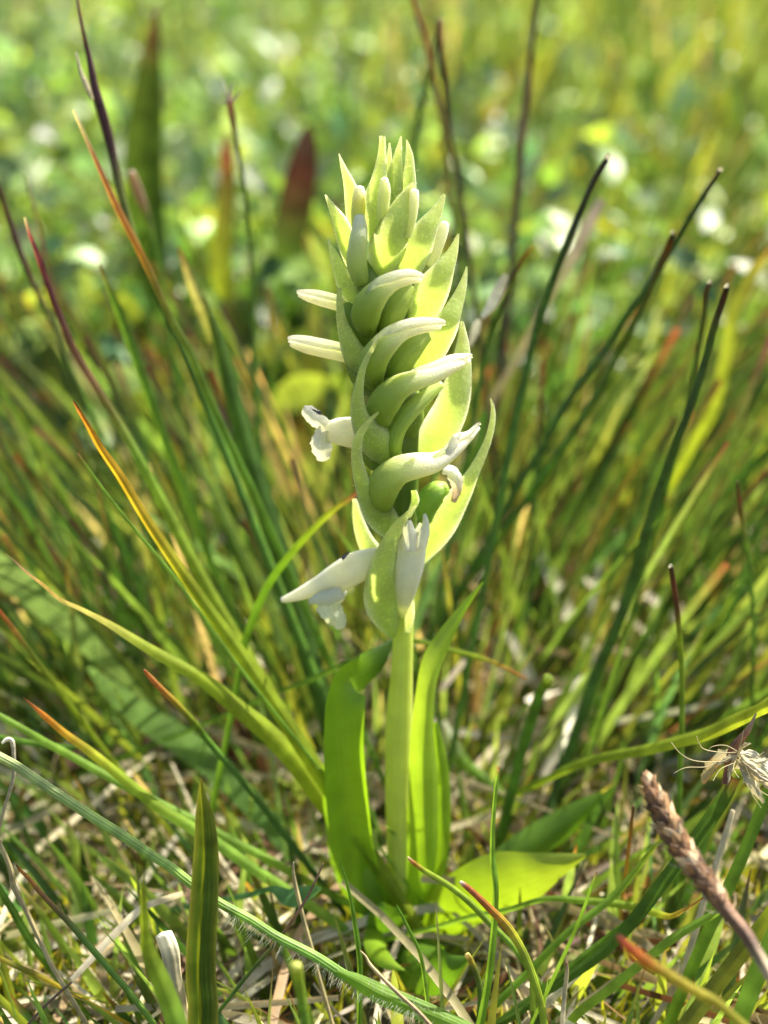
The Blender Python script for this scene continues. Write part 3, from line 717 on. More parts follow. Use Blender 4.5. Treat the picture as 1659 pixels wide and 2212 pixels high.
gb('broad green blade half in shade beneath the twisted yellow blade', [(190, 1440), (240, 1490), (310, 1545), (390, 1600), (470, 1660), (540, 1730), (610, 1810)], [8, 40, 58, 62, 60, 52, 44], [(0, (.2, .34, .06)), (1, (.1, .22, .05))], (25.6, 25.2), fold=.05, cup=0, upf=.5, m=9, rib=(.26, .38, .12))  # darker lower half: the shade is put into the colour
gb('orange tipped blade with black point, lower left above the hairy stem', [(50, 1506), (72, 1524), (102, 1550), (140, 1580), (195, 1622), (260, 1672), (330, 1728), (400, 1776), (470, 1822)], [3, 8, 15, 18, 22, 24, 26, 28, 28], [(0, DBR), (.15, (.28, .1, .03)), (.3, (.5, .2, .02)), (.42, YELL), (.55, YG), (1, LGG)], (20.4, 22), fold=.4, upf=1)
rush('rush with rust orange end standing centre left', [(312, 1448), (325, 1464), (345, 1486), (380, 1520), (420, 1562), (445, 1596), (520, 1682), (590, 1770), (660, 1862)], [6, 11, 13, 14, 15, 15, 15, 15, 15], [(0, (.3, .1, .04)), (.15, (.5, .24, .08)), (.32, ORNG), (.42, YG), (.6, GG), (1, DGR)], (20.4, 23))  # darker foot: shadow put into the stalk colour
gb('red tipped thin blade cut by the left edge', [(-15, 1300), (5, 1325), (28, 1355), (62, 1402), (110, 1470), (165, 1540)], [7, 9, 10, 11, 12, 12], [(0, REDD), (.35, (.4, .16, .05)), (.6, OLIVE), (1, YG)], (21.5, 23.5))
gb('green blade running right under the orange tipped blade', [(-20, 1535), (50, 1575), (100, 1602), (145, 1628), (215, 1668), (320, 1724), (420, 1772), (500, 1815)], [14, 16, 18, 18, 19, 20, 20, 20], [(0, LGG), (1, LGG)], (21.3, 22.6))
gb('dark thin blade lying level near the left edge', [(-20, 1588), (60, 1602), (130, 1612), (190, 1614)], [12, 14, 14, 8], [(0, GG), (1, DGR)], (22, 22), ground=False)
gb('broad dark green blade with yellow midrib standing in the left foreground', [(436, 1680), (436, 1708), (440, 1760), (445, 1820), (444, 1890), (441, 1965), (437, 2040), (435, 2110), (436, 2170), (438, 2230)], [3, 14, 38, 51, 58, 62, 65, 66, 66, 66], [(0, DBR), (.05, (.14, .07, .02)), (.12, (.14, .18, .015)), (.4, (.055, .10, .01)), (1, (.04, .08, .01))], (18.95, 19.2), fold=.35, cup=-.1, m=21, rib=(.22, .27, .015), upf=0, roll=8, edge=(.2, .22, .04))  # dark body: shade on the underside put into the colour
gb('blurred pale green blade beside the papery sheath in the left foreground', [(310, 1886), (309, 1940), (313, 2000), (324, 2055), (342, 2108), (366, 2172), (388, 2240)], [4, 14, 20, 30, 40, 44, 44], [(0, OLIVE), (.3, YG), (1, LGG)], (17.3, 17.6))
straw('grey papery dead sheath with a torn top in the left foreground', [(352, 2018), (366, 2060), (374, 2110), (384, 2160), (396, 2220)], [34, 40, 36, 36, 36], [(0, WH), (.3, PALE), (1, STRAW)], (19.3, 19.6), lump=.1, flat=.4)
rush('green rush with black and orange tip in the lower left corner', [(35, 1868), (46, 1882), (64, 1900), (94, 1934), (144, 1988), (188, 2038), (246, 2106), (290, 2156), (330, 2210)], [4, 7, 9, 11, 13, 14, 14, 14, 14], [(0, DBR), (.12, (.4, .16, .03)), (.3, (.42, .2, .04)), (.42, BRWN), (.6, GG), (1, LGG)], (19.7, 20.2))
straw('grey curled straw hooked at its top on the left edge', [(4, 1606), (14, 1598), (26, 1602), (30, 1632), (30, 1672), (20, 1712), (8, 1752), (-4, 1800)], [5, 10, 11, 9, 9, 8, 8, 8], [(0, WH), (.4, GREY), (1, STRAW)], (19.7, 19.9), ground=False, flat=.6)
straw('long crooked beige straw dropping from the left edge', [(-20, 1790), (2, 1828), (22, 1878), (29, 1914), (54, 1964), (83, 2025), (112, 2086), (142, 2136)], [10, 11, 11, 12, 11, 11, 11, 11], [(0, STRAW), (1, STRAW)], (19.8, 20.4), flat=.6, lump=.06)
gb('bright yellow blade in the bottom left corner', [(-25, 2056), (0, 2070), (45, 2090), (92, 2112), (140, 2138)], [11, 12, 12, 12, 9], [(0, YELL), (.5, OLIVE), (1, YELL)], (20, 20.6))
gb('dark green blade crossing behind the crooked beige straw', [(-10, 1905), (25, 1960), (62, 2025), (105, 2085), (155, 2150)], [12, 16, 18, 18, 16], [(0, DGR), (1, GG)], (21, 21.6))
straw('flat whitish straw slanting up to the right, lower left', [(396, 1930), (345, 1945), (306, 1964), (255, 2010), (205, 2065), (155, 2116)], [12, 14, 16, 17, 15, 12], [(0, STRAW), (.4, PALE), (1, GREY)], (21.5, 20.6), kind='ribbon', ground=False)
straw('thin dark straw in the bottom left corner', [(155, 2122), (120, 2152), (88, 2182), (55, 2220)], [5, 6, 6, 6], [(0, (.25, .17, .1)), (1, (.2, .13, .08))], (20.4, 20.2), ground=False)

# hairy stem across the foreground
hs, HP, HW = blade('hairy_grass_stem', 'long hairy green stem running diagonally across the foreground', 'grass stem', [(-60, 1602), (0, 1636), (36, 1656), (90, 1692), (144, 1728), (202, 1766), (266, 1806), (324, 1845), (371, 1874), (410, 1906), (475, 1950), (540, 1986), (597, 2022), (677, 2065), (735, 2102), (780, 2128)], [18, 20, 21, 22, 22, 22, 22, 21, 21, 21, 20, 20, 21, 22, 24, 22], [(0, (.42, .5, .2)), (.4, (.3, .44, .1)), (1, (.2, .38, .06))], (19.4, 19.6), kind='rush', ground=False, flat=.5)
g = Geo()
P = np.array([at(x, y, 19.45 + i * .03) for i, (x, y) in enumerate([(728, 2098), (765, 2116), (821, 2147), (870, 2168), (917, 2186), (997, 2220), (1060, 2250)])])
g.add(*ribbon(P - HP[-1], [pxw(P[i], w_) for i, w_ in enumerate([8, 28, 42, 44, 42, 36, 20])], ramp(7, [(0, LGG), (1, (.22, .4, .07))]), 30, 7, fold=.3))
g.build('leaf_blade', M_GRASS, hs)
r = np.random.default_rng(11)
V, F, C, U = [], [], [], []
Pi = interp(np.vstack([HP[8:], P[2:]]), 200)
for _ in range(300):
    i = int(r.integers(20, 190)); side = -1 if r.random() < .8 else 1
    p = Pi[i] + np.array([0, -.03, 0]) + UPV * side * .05 + r.normal(0, .012, 3)
    q1 = p + (UPV * side * r.uniform(.5, 1) + RGT * r.normal(-.35, .35) + FWD * r.normal(-.2, .5)) * r.uniform(.08, .2)
    q2 = q1 + (UPV * side * .5 + RGT * r.normal(-.3, .5)) * r.uniform(.03, .1)
    s_ = unit(np.cross(q1 - p, FWD)) * .0016
    k_ = len(V)
    V += list(np.array([p - s_, p + s_, q1 - s_ * .8, q1 + s_ * .8, q2]) - HP[-1]); F += [(k_, k_ + 1, k_ + 3, k_ + 2), (k_ + 2, k_ + 3, k_ + 4)]; C += [WH] * 5; U += [(0, 0)] * 5
tag(link('hairs', mesh('hairs', V, F, M_HAIR, C, U), hs), kind='stuff')

# behind, left of the spike
gb('thick dark green blade leaning towards the orchid base, blurred', [(440, 640), (470, 720), (498, 830), (535, 970), (585, 1130), (635, 1300), (680, 1460), (720, 1600)], [6, 24, 34, 42, 46, 48, 46, 40], [(0, OLIVE), (.2, DGR), (1, (.05, .11, .02))], (25, 25.5), fold=.5)
gb('olive blade with dark pointed tip, mid left', [(215, 570), (228, 600), (246, 645), (270, 705), (300, 790), (335, 890), (380, 1010)], [4, 9, 15, 19, 20, 20, 20], [(0, BRWN), (.3, DGR), (1, GG)], (24, 26))
FRAY, Q, _ = rush('slim stem with a frayed pinkish tip, left of the spike', [(496, 215), (500, 245), (508, 290), (518, 345), (530, 425), (540, 520), (546, 640), (548, 780), (560, 950)], [12, 14, 11, 10, 10, 10, 11, 12, 12], [(0, (.5, .3, .22)), (.12, (.35, .2, .14)), (.3, OLIVE), (1, GG)], (25, 28))
for t_ in [[(496, 216), (488, 195), (480, 165)], [(498, 216), (499, 198), (503, 178)], [(500, 222), (512, 208), (522, 196)], [(494, 224), (484, 220), (478, 224)]]:
    Pq = np.array([at(x, y, 25) for x, y in t_]); g = Geo(); g.add(*ribbon(Pq - Q[-1], [pxw(Pq[0], 6), pxw(Pq[0], 5), pxw(Pq[0], 2)], [(.45, .28, .2), PALE], 8, 3, hint=-FWD)); g.build('bristle', M_STRAW, FRAY)
gb('tall broad olive leaf with red tip in the upper left background', [(338, 20), (330, 90), (322, 160), (314, 240), (308, 320), (310, 400), (318, 480), (335, 600), (360, 760)], [5, 30, 52, 70, 82, 84, 78, 66, 50], [(0, (.07, .03, .02)), (.12, (.06, .04, .02)), (.22, (.035, .06, .012)), (1, (.05, .1, .012))], (35, 38), fold=.3)
gb('red tipped leaf fading to yellow green, blurred left of the spike', [(488, 285), (490, 340), (490, 400), (484, 480), (478, 560), (482, 650), (495, 780)], [6, 26, 36, 42, 46, 48, 44], [(0, (.06, .03, .02)), (.2, (.11, .03, .025)), (.32, (.07, .06, .02)), (.6, (.11, .14, .02)), (1, YG)], (35, 38))
gb('dark purple leaf blurred just left of the spike top', [(668, 270), (660, 320), (648, 380), (636, 450), (626, 530), (622, 640)], [8, 46, 66, 74, 70, 56], [(0, (.022, .013, .016)), (.3, (.016, .011, .012)), (.45, (.04, .014, .014)), (.7, (.025, .03, .012)), (1, DGR)], (35, 38))
rush('blurred stem with a beige flower head, upper left', [(284, 372), (292, 395), (305, 432), (318, 468), (332, 520), (344, 580), (356, 655), (370, 760)], [14, 20, 20, 14, 9, 9, 10, 10], [(0, (.5, .38, .3)), (.3, (.35, .24, .16)), (.5, LGG), (1, GG)], (27, 29))
gb('narrow blade with brown edges and pale centre behind the spike', [(388, 535), (400, 565), (416, 608), (434, 655), (452, 700), (480, 790)], [5, 14, 22, 26, 26, 24], [(0, BRWN), (.4, (.3, .3, .12)), (1, OLIVE)], (26, 28))
gb('arching blade passing behind the stem, purple above and bright green below', [(838, 1018), (815, 1032), (759, 1072), (717, 1105), (657, 1165), (597, 1240), (560, 1305), (530, 1390), (512, 1480)], [6, 9, 11, 13, 15, 17, 18, 18, 16], [(0, PURP), (.25, (.13, .06, .03)), (.4, YG), (.6, (.15, .32, .02)), (1, GG)], (22.2, 23.5), roll=-20)

# behind, above the spike and to its right
rush('thin beige orange stalk leaving the top edge above the spike', [(888, -25), (900, 25), (917, 80), (930, 135), (948, 222), (962, 320), (975, 420), (990, 560)], [11, 12, 13, 13, 12, 12, 12, 12], [(0, (.4, .24, .12)), (.4, (.35, .2, .06)), (1, OLIVE)], (28, 31))
rush('brown stalk with a pale blunt tip above the spike', [(952, 42), (953, 96), (958, 150), (963, 200), (972, 288), (990, 384), (1005, 500)], [11, 12, 13, 13, 12, 12, 12], [(0, (.45, .3, .2)), (.2, BRWN), (1, (.07, .04, .025))], (27, 29))
rush('dark stalk crossing the brown stalk above the spike', [(950, 50), (944, 80), (930, 145), (912, 222), (898, 290), (885, 400)], [7, 9, 11, 12, 12, 12], [(0, BRWN), (.5, DGR), (1, GG)], (29, 31))
rush('tall faint purple stem right of the spike, leaving the top edge', [(1162, -30), (1157, 20), (1148, 108), (1141, 180), (1130, 270), (1122, 360), (1114, 470), (1100, 620)], [10, 12, 13, 15, 17, 17, 17, 17], [(0, OLIVE), (.4, (.22, .13, .1)), (1, (.12, .08, .05))], (29, 32))
rush('dark green stalk with glinting tip slanting right of the spike', [(1311, 345), (1285, 389), (1256, 450), (1231, 511), (1210, 562), (1192, 612), (1174, 666), (1156, 720), (1138, 800), (1118, 890), (1098, 990), (1075, 1110)], [12, 13, 14, 16, 16, 16, 16, 16, 16, 16, 16, 16], [(0, DBR), (.22, (.05, .06, .018)), (.4, DGR), (1, GG)], (23, 25), cap=14)
rush('long dark stalk reaching highest at the upper right', [(1555, 370), (1523, 418), (1490, 472), (1458, 526), (1415, 594), (1379, 648), (1343, 695), (1314, 752), (1264, 812), (1213, 892), (1180, 955), (1134, 1025), (1091, 1100)], [9, 12, 13, 14, 14, 14, 15, 15, 15, 15, 15, 15, 15], [(0, DBR), (.2, DGR), (1, (.08, .17, .025))], (23.5, 27), cap=8)
rush('stalk with a stubby brown orange end tucked behind the long dark stalk', [(1453, 505), (1444, 533), (1415, 597), (1386, 666), (1357, 722), (1336, 762), (1300, 834), (1250, 916), (1206, 984), (1163, 1044)], [9, 16, 17, 16, 16, 16, 17, 18, 18, 18], [(0, DBR), (.12, (.2, .08, .02)), (.25, OLIVE), (1, GG)], (24, 27), cap=12)
rush('dark stalk with brown end and white cap by the right edge', [(1570, 622), (1562, 648), (1544, 704), (1526, 768), (1501, 850), (1472, 930), (1451, 984), (1426, 1050), (1404, 1120), (1386, 1186), (1370, 1240), (1348, 1310), (1320, 1382), (1290, 1450), (1262, 1530)], [11, 14, 15, 16, 16, 17, 18, 18, 19, 20, 22, 23, 24, 24, 24], [(0, DBR), (.08, (.1, .03, .02)), (.16, (.06, .11, .02)), (1, (.08, .17, .025))], (21.7, 25), cap=15)
rush('thinner stalk with white cap close beside the brown capped one', [(1533, 612), (1526, 634), (1519, 690), (1508, 755), (1496, 828), (1480, 900), (1462, 970), (1440, 1050)], [9, 12, 12, 12, 12, 12, 12, 12], [(0, PURP), (.12, BRWN), (.25, OLIVE), (1, GG)], (23, 25), cap=14)
gb('blurred olive blade bending in from the right edge', [(1690, 500), (1652, 551), (1624, 592), (1588, 660), (1573, 740), (1558, 820), (1535, 890), (1494, 960), (1455, 1030)], [14, 20, 24, 26, 26, 26, 26, 26, 24], [(0, BRWN), (.3, OLIVE), (1, YG)], (28, 31))
rush('thin stalk with an orange bent tip just right of the spike', [(1148, 533), (1136, 548), (1123, 569), (1102, 619), (1080, 670), (1062, 712), (1042, 800), (1022, 910)], [5, 7, 8, 10, 11, 11, 12, 12], [(0, ORNG), (.2, (.3, .14, .03)), (.4, OLIVE), (1, GG)], (24, 26))
straw('white papery flake hanging right of the spike', [(1093, 592), (1080, 622), (1060, 655), (1040, 685)], [14, 24, 24, 10], [(0, PALE), (1, WH)], (23.5, 23.6), kind='ribbon', ground=False, upf=1.2)
straw('small pale flake below the papery flake, right of the spike', [(1034, 690), (1024, 715), (1014, 748)], [10, 18, 8], [(0, WH), (1, PALE)], (23.7, 23.8), kind='ribbon', ground=False)
straw('pale blurred straw behind the glinting dark stalk', [(1300, 430), (1270, 490), (1240, 550), (1212, 600)], [18, 26, 26, 14], [(0, (.5, .4, .32)), (1, STRAW)], (29, 29.5), kind='ribbon')
rush('short stalk with dark red end and white cap, lower right', [(1450, 1226), (1454, 1256), (1462, 1313), (1469, 1378), (1473, 1450), (1473, 1568), (1469, 1676), (1465, 1784)], [9, 12, 12, 11, 11, 12, 12, 12], [(0, DBR), (.15, (.16, .05, .03)), (.3, BRWN), (.4, YG), (1, GG)], (21, 23), cap=14)
rush('thin stalk with dark red joint near the right edge', [(1592, 1040), (1598, 1085), (1604, 1130), (1616, 1198), (1624, 1280), (1628, 1370), (1626, 1470)], [5, 9, 11, 9, 9, 9, 9], [(0, BRWN), (.25, (.2, .06, .03)), (.4, LGG), (1, GG)], (23, 25))
gb('bright yellow green blade with shadow bars crossing the right edge', [(1760, 1470), (1659, 1520), (1602, 1548), (1530, 1580), (1458, 1601), (1386, 1617), (1314, 1632), (1242, 1650), (1180, 1680)], [40, 38, 36, 34, 31, 29, 26, 22, 18], [(0, (.28, .35, .03)), (1, (.18, .28, .025))], (19.8, 24), fold=.3, upf=.8)
gb('green blade with an orange tip behind the orchid stem', [(1138, 1466), (1115, 1454), (1075, 1434), (1031, 1419), (967, 1400), (893, 1382), (840, 1395)], [4, 7, 9, 11, 11, 11, 11], [(0, (.4, .2, .05)), (.25, ORNG), (.5, YG), (1, GG)], (22.6, 23.5))
gb('pale green broad blade behind the orchid base on the right', [(955, 1560), (975, 1600), (999, 1640), (1030, 1668), (1066, 1700), (1110, 1740)], [18, 26, 28, 26, 22, 16], [(0, WH), (.15, (.5, .6, .4)), (.3, LGG), (1, GG)], (26, 26))  # white tip: a blurred highlight put into the colour
rush('cut green stalk with a bright flat end right of the stem', [(1185, 1464), (1180, 1476), (1166, 1500), (1148, 1555), (1127, 1625), (1105, 1710)], [22, 22, 22, 24, 24, 24], [(0, (.5, .62, .08)), (.1, YG), (.3, GG), (1, GG)], (23, 24.5))
rush('thin orange straw rising from the grass lower right', [(1368, 1741), (1362, 1802), (1355, 1860), (1349, 1910)], [6, 8, 8, 7], [(0, BRWN), (.2, ORNG), (1, YELL)], (21.5, 22.5))

# foreground right
SEED = [(1585, 1680), (1560, 1725), (1530, 1770), (1478, 1840), (1424, 1912), (1370, 1984), (1300, 2058), (1228, 2112), (1170, 2150)]
gb('flat dark green stem carrying the dry seed head', SEED, [26, 30, 31, 31, 30, 28, 24, 20, 16], [(0, BRWN), (.06, DGR), (1, DGR)], (20, 20.7), fold=.5)
gb('dark blade slanting down from the right edge beside the seed head stem', [(1690, 1640), (1655, 1720), (1605, 1840), (1550, 1970), (1500, 2080), (1450, 2200)], [20, 24, 26, 26, 26, 24], [(0, GG), (.3, DGR), (1, GG)], (20.6, 20.8), fold=.4)
gb('striped olive blade in the bottom right corner', [(1690, 1935), (1659, 1985), (1602, 2056), (1548, 2128), (1480, 2214), (1440, 2270)], [30, 34, 36, 36, 34, 30], [(0, YG), (.4, OLIVE), (1, (.16, .2, .04))], (19.6, 20), fold=.35)
gb('dark blade at the very bottom right edge', [(1700, 1950), (1665, 2040), (1625, 2130), (1590, 2225)], [34, 38, 38, 36], [(0, DGR), (1, DGR)], (18.8, 19.2))
gb('green blade passing under the brown spike', [(1560, 1965), (1534, 1980), (1458, 2022), (1386, 2079), (1314, 2138), (1249, 2190), (1210, 2240)], [10, 16, 19, 20, 20, 20, 18], [(0, LGG), (1, LGG)], (19.9, 20.4), fold=.4)
gb('long slim green blade slanting below the curled leaf', [(1430, 1812), (1400, 1848), (1368, 1888), (1314, 1944), (1224, 2020), (1134, 2102), (1073, 2164), (1030, 2215)], [4, 10, 14, 16, 16, 16, 16, 14], [(0, YG), (.4, LGG), (1, GG)], (20.6, 20.8), fold=.4)
gb('dark slim blade beside a white straw, lower right', [(1352, 1990), (1310, 2026), (1262, 2062), (1210, 2104), (1150, 2150), (1090, 2200)], [6, 13, 16, 16, 15, 14], [(0, GG), (1, DGR)], (20.9, 21), fold=.4)
gb('needle thin green blade in front of the broad orchid leaf', [(1289, 1884), (1278, 1915), (1267, 1948), (1236, 2022), (1206, 2090), (1178, 2150)], [3, 5, 7, 8, 8, 8], [(0, PURP), (.08, GG), (1, LGG)], (19.6, 20.2))
gb('curled leaf with a withered orange tip, lying level at lower right', [(1520, 1938), (1498, 1952), (1476, 1964), (1446, 1975), (1420, 1971), (1386, 1960), (1332, 1951), (1260, 1946), (1181, 1942)], [4, 7, 10, 16, 20, 20, 18, 16, 12], [(0, BRWN), (.2, (.4, .22, .08)), (.32, YELL), (.5, YG), (1, LGG)], (20, 21.5), roll=[30, 20, -10, -20, 0], fold=.3)
gb('slender green blade with pink tip rising right of the orchid base', [(1077, 1657), (1075, 1680), (1071, 1708), (1063, 1788), (1067, 1852), (1069, 1916), (1067, 2012), (1055, 2108), (1038, 2200), (1030, 2250)], [5, 7, 8, 10, 12, 13, 14, 16, 17, 17], [(0, PK), (.06, LGG), (1, (.15, .3, .03))], (19.5, 19.8), fold=.5)
rush('arched blade with rust orange end and white point, bottom centre', [(994, 1905), (1004, 1913), (1029, 1934), (1061, 1966), (1088, 1992), (1108, 2018), (1134, 2066), (1156, 2126), (1170, 2180), (1178, 2240)], [7, 12, 14, 17, 18, 18, 18, 17, 16, 16], [(0, WH), (.08, (.35, .12, .05)), (.3, (.4, .14, .02)), (.45, YELL), (.65, YG), (1, YG)], (19.3, 19.6), flat=.5)
rush('green blade with red tip behind the rust ended one', [(881, 1852), (892, 1862), (918, 1881), (965, 1911), (1014, 1949), (1056, 1991), (1108, 2044), (1140, 2090)], [5, 9, 12, 13, 14, 14, 14, 14], [(0, PALE), (.12, (.45, .16, .05)), (.28, YG), (1, LGG)], (20.2, 21.2), flat=.5)
gb('thin dark green blade left of the orchid base', [(734, 1860), (745, 1890), (757, 1938), (770, 2012), (776, 2076), (777, 2140), (776, 2210)], [3, 6, 8, 11, 12, 12, 11], [(0, GG), (1, (.12, .24, .03))], (19.9, 20.2), fold=.5)
gb('thin green blade standing in front of the orchid base', [(857, 1955), (870, 1980), (886, 2010), (904, 2050), (914, 2090), (919, 2130), (923, 2170)], [3, 6, 8, 8, 9, 9, 9], [(0, GG), (1, LGG)], (19.9, 20.2), fold=.5)
rush('short bent stub with a yellow cut end, bottom centre', [(1008, 2062), (1014, 2072), (1026, 2094), (1036, 2124), (1038, 2160), (1036, 2210)], [13, 13, 13, 13, 13, 13], [(0, (.7, .62, .2)), (.1, YELL), (.4, OLIVE), (1, GG)], (19.7, 19.9))
rush('blurred cut stub with a round yellow head at the bottom edge', [(638, 2086), (641, 2098), (646, 2130), (654, 2172), (662, 2225)], [28, 26, 22, 22, 22], [(0, (.5, .55, .12)), (.2, YG), (1, GG)], (16.8, 17.2))
gb('blurred blade with red end lying in the near right corner', [(1334, 2022), (1350, 2038), (1372, 2056), (1404, 2079), (1440, 2104), (1494, 2134), (1548, 2166), (1610, 2215)], [8, 18, 25, 28, 26, 24, 22, 20], [(0, (.2, .05, .05)), (.2, REDD), (.4, (.45, .14, .03)), (.55, (.4, .32, .04)), (1, (.3, .3, .04))], (16, 16.2), fold=.4)
straw('short upright beige straw at the bottom edge right of centre', [(1224, 2078), (1224, 2100), (1220, 2144), (1214, 2212)], [4, 9, 9, 11], [(0, (.4, .2, .15)), (.1, STRAW), (1, PALE)], (19.5, 19.7))
straw('long bright white straw standing among the dark blades lower right', [(1583, 1750), (1560, 1825), (1524, 1938), (1494, 2036), (1468, 2110), (1408, 2212)], [10, 14, 14, 14, 14, 13], [(0, PALE), (1, PALE)], (21.2, 21.4), flat=.5)
straw('broad white straw lying next to the dark slim blade', [(1318, 2030), (1270, 2080), (1222, 2128), (1168, 2180), (1120, 2225)], [12, 16, 17, 16, 14], [(0, WH), (1, PALE)], (21.0, 21.2), flat=.4)
straw('beige straw leaning up to the bluish leaf, bottom left of centre', [(634, 1862), (634, 1885), (640, 1916), (656, 1986), (672, 2046), (690, 2110)], [3, 7, 9, 10, 10, 9], [(0, GREY), (.3, STRAW), (1, STRAW)], (20.2, 20.6))
straw('thin brown straw crossing the beige one, bottom left of centre', [(699, 1864), (683, 1900), (661, 1942), (629, 1995), (592, 2040), (540, 2101), (472, 2186)], [3, 5, 6, 7, 7, 8, 8], [(0, (.35, .2, .12)), (.5, (.3, .16, .08)), (.7, OLIVE), (1, GG)], (19.9, 19.9))
straw('tan straw laid over the hairy stem at bottom centre', [(778, 2054), (790, 2066), (805, 2088), (859, 2145), (901, 2184), (935, 2220)], [3, 5, 8, 9, 9, 9], [(0, STRAW), (1, (.5, .36, .2))], (19.3, 19.2), ground=False)
leaf = gb('small bluish green notched leaf left of the orchid base', [(694, 1918), (670, 1925), (645, 1935), (618, 1938), (588, 1922)], [4, 28, 42, 38, 14], [(0, (.12, .26, .1)), (1, (.1, .24, .09))], (21.5, 21.8), frill=.06, fold=.1)

# ------------------------------------------------------------------ dry seed head on the flat dark stem
base = at(1572, 1690, 19.95)
sh = bpy.data.objects.new('dry_seed_head', None); COL.objects.link(sh); sh.location = base * CM
tag(sh, 'dry brown seed head with frizzy threads at the right edge', 'seed head')
def piece(name, parent, org, pts, ws, stops, d, mat=M_STRAW, kind='ribbon', **kw):
    dd = linterp(d, len(pts))[:, 0]
    P = np.array([at(x, y, dd[i]) for i, (x, y) in enumerate(pts)])
    W = [pxw(P[i], q) for i, q in enumerate(linterp(ws, len(pts))[:, 0])]
    NB[0] += 1
    g = Geo()
    g.add(*(ribbon(P - org, W, ramp(10, stops), 22, 7, seed=NB[0], hint=-FWD, **kw) if kind == 'ribbon' else tube(P - org, W, ramp(10, stops), 22, 6, .7, seed=NB[0])))
    return g.build(name, mat, parent)
piece('husk', sh, base, [(1634, 1540), (1618, 1576), (1600, 1600), (1584, 1625), (1568, 1695)], [3, 13, 19, 22, 16], [(0, GREY), (.3, (.3, .14, .08)), (1, (.16, .07, .04))], (19.8, 19.9), M_DEAD, cup=.7)
piece('husk', sh, base, [(1520, 1694), (1536, 1668), (1556, 1645), (1576, 1632)], [8, 26, 30, 12], [(0, (.3, .2, .12)), (1, (.4, .28, .16))], (21.2, 20.2), M_DEAD, cup=.6)
FL = [((1600, 1632), (1622, 1652), (1648, 1672), (1690, 1700)), ((1598, 1650), (1610, 1676), (1624, 1704)), ((1586, 1640), (1578, 1668), (1574, 1690)), ((1606, 1640), (1634, 1646), (1664, 1640)),
      ((1600, 1640), (1630, 1668), (1668, 1692)), ((1594, 1630), (1606, 1612), (1622, 1606)), ((1604, 1648), (1630, 1690), (1640, 1720)), ((1592, 1636), (1570, 1640), (1552, 1652)), ((1610, 1655), (1650, 1690), (1700, 1730))]
for q, f_ in enumerate(FL):
    piece('bract_flake', sh, base, list(f_), [8, [15, 9, 11, 12][q % 4], 3], [(0, STRAW), (.5, [PALE, GREY, STRAW][q % 3]), (1, [GREY, PALE][q % 2])], (19.8, 19.6 + .07 * (q % 4)), frill=.22, cup=.7, wave=.5)
for q, f_ in enumerate([((1590, 1625), (1625, 1640), (1668, 1668), (1715, 1690)), ((1596, 1640), (1618, 1680), (1650, 1735)), ((1580, 1622), (1545, 1648), (1515, 1688))]):
    piece('bract_flake', sh, base, list(f_), [10, 30, 26, 6], [(0, PALE), (1, [WH, PALE, STRAW][q])], (20.0, 20.3 + .2 * q), frill=.25, cup=.5, wave=.5)
r = np.random.default_rng(5)
TH = [[(1594, 1632), (1560, 1640), (1520, 1656), (1485, 1662), (1451, 1663)], [(1590, 1636), (1550, 1644), (1510, 1644), (1475, 1630), (1452, 1606)], [(1590, 1628), (1560, 1622), (1530, 1620), (1515, 1606), (1511, 1590)],
      [(1596, 1630), (1570, 1616), (1545, 1612), (1534, 1620)], [(1600, 1640), (1590, 1660), (1596, 1690)], [(1604, 1640), (1628, 1640), (1656, 1626)], [(1600, 1645), (1630, 1670), (1668, 1672)], [(1592, 1640), (1560, 1660), (1540, 1684)],
      [(1606, 1650), (1612, 1700), (1640, 1752)], [(1610, 1660), (1640, 1690), (1690, 1690)], [(1598, 1628), (1608, 1600), (1606, 1580)], [(1600, 1650), (1640, 1710), (1680, 1730)]]
for t_ in TH:
    piece('thread', sh, base, [(x + r.normal(0, 5), y + r.normal(0, 5)) for x, y in t_], [2.4, 2.0, 1.2], [(0, STRAW), (1, (.62, .56, .3))], (19.75, 19.6 + r.uniform(-.2, .3)), M_STRAW, 'tube')

# ------------------------------------------------------------------ brown dead flower spike in the near right corner
spike_pts = [(1397, 1677), (1406, 1700), (1424, 1742), (1450, 1794), (1476, 1838), (1510, 1884), (1543, 1928), (1573, 1971), (1609, 2014), (1640, 2066), (1672, 2120), (1712, 2190)]
spw = [10, 26, 38, 48, 45, 44, 40, 33, 33, 30, 30, 28]
dd = np.linspace(18.3, 16.8, len(spike_pts))
SP = np.array([at(x, y, dd[i]) for i, (x, y) in enumerate(spike_pts)])
ext = SP[-1] + np.array([1.2, 0.6, -1.0]); SP = np.vstack([SP, (SP[-1] * .5 + ext * .5), ext, [ext[0] + 1.5, ext[1] + 1.0, -.4]])
SW = [pxw(SP[i], q) for i, q in enumerate(spw)] + [.13, .13, .13]
ds = bpy.data.objects.new('dead_flower_spike', None); COL.objects.link(ds); ds.location = SP[-1] * CM
tag(ds, 'brown scaly dead flower spike pointing up left in the right foreground', 'dead flower spike')
g = Geo(); g.add(*tube(SP - SP[-1], SW, ramp(16, [(0, (.2, .1, .05)), (.3, (.07, .035, .016)), (.55, (.2, .11, .06)), (.62, (.07, .045, .035)), (.68, (.38, .3, .18)), (1, (.34, .27, .17))]), 70, 12, .95, lump=.09, seed=4))
g.build('stalk', M_DEAD, ds)
body = interp(SP[:8], 120); bw = interp(SW[:8], 120)[:, 0]
T, N, B = frames(body)
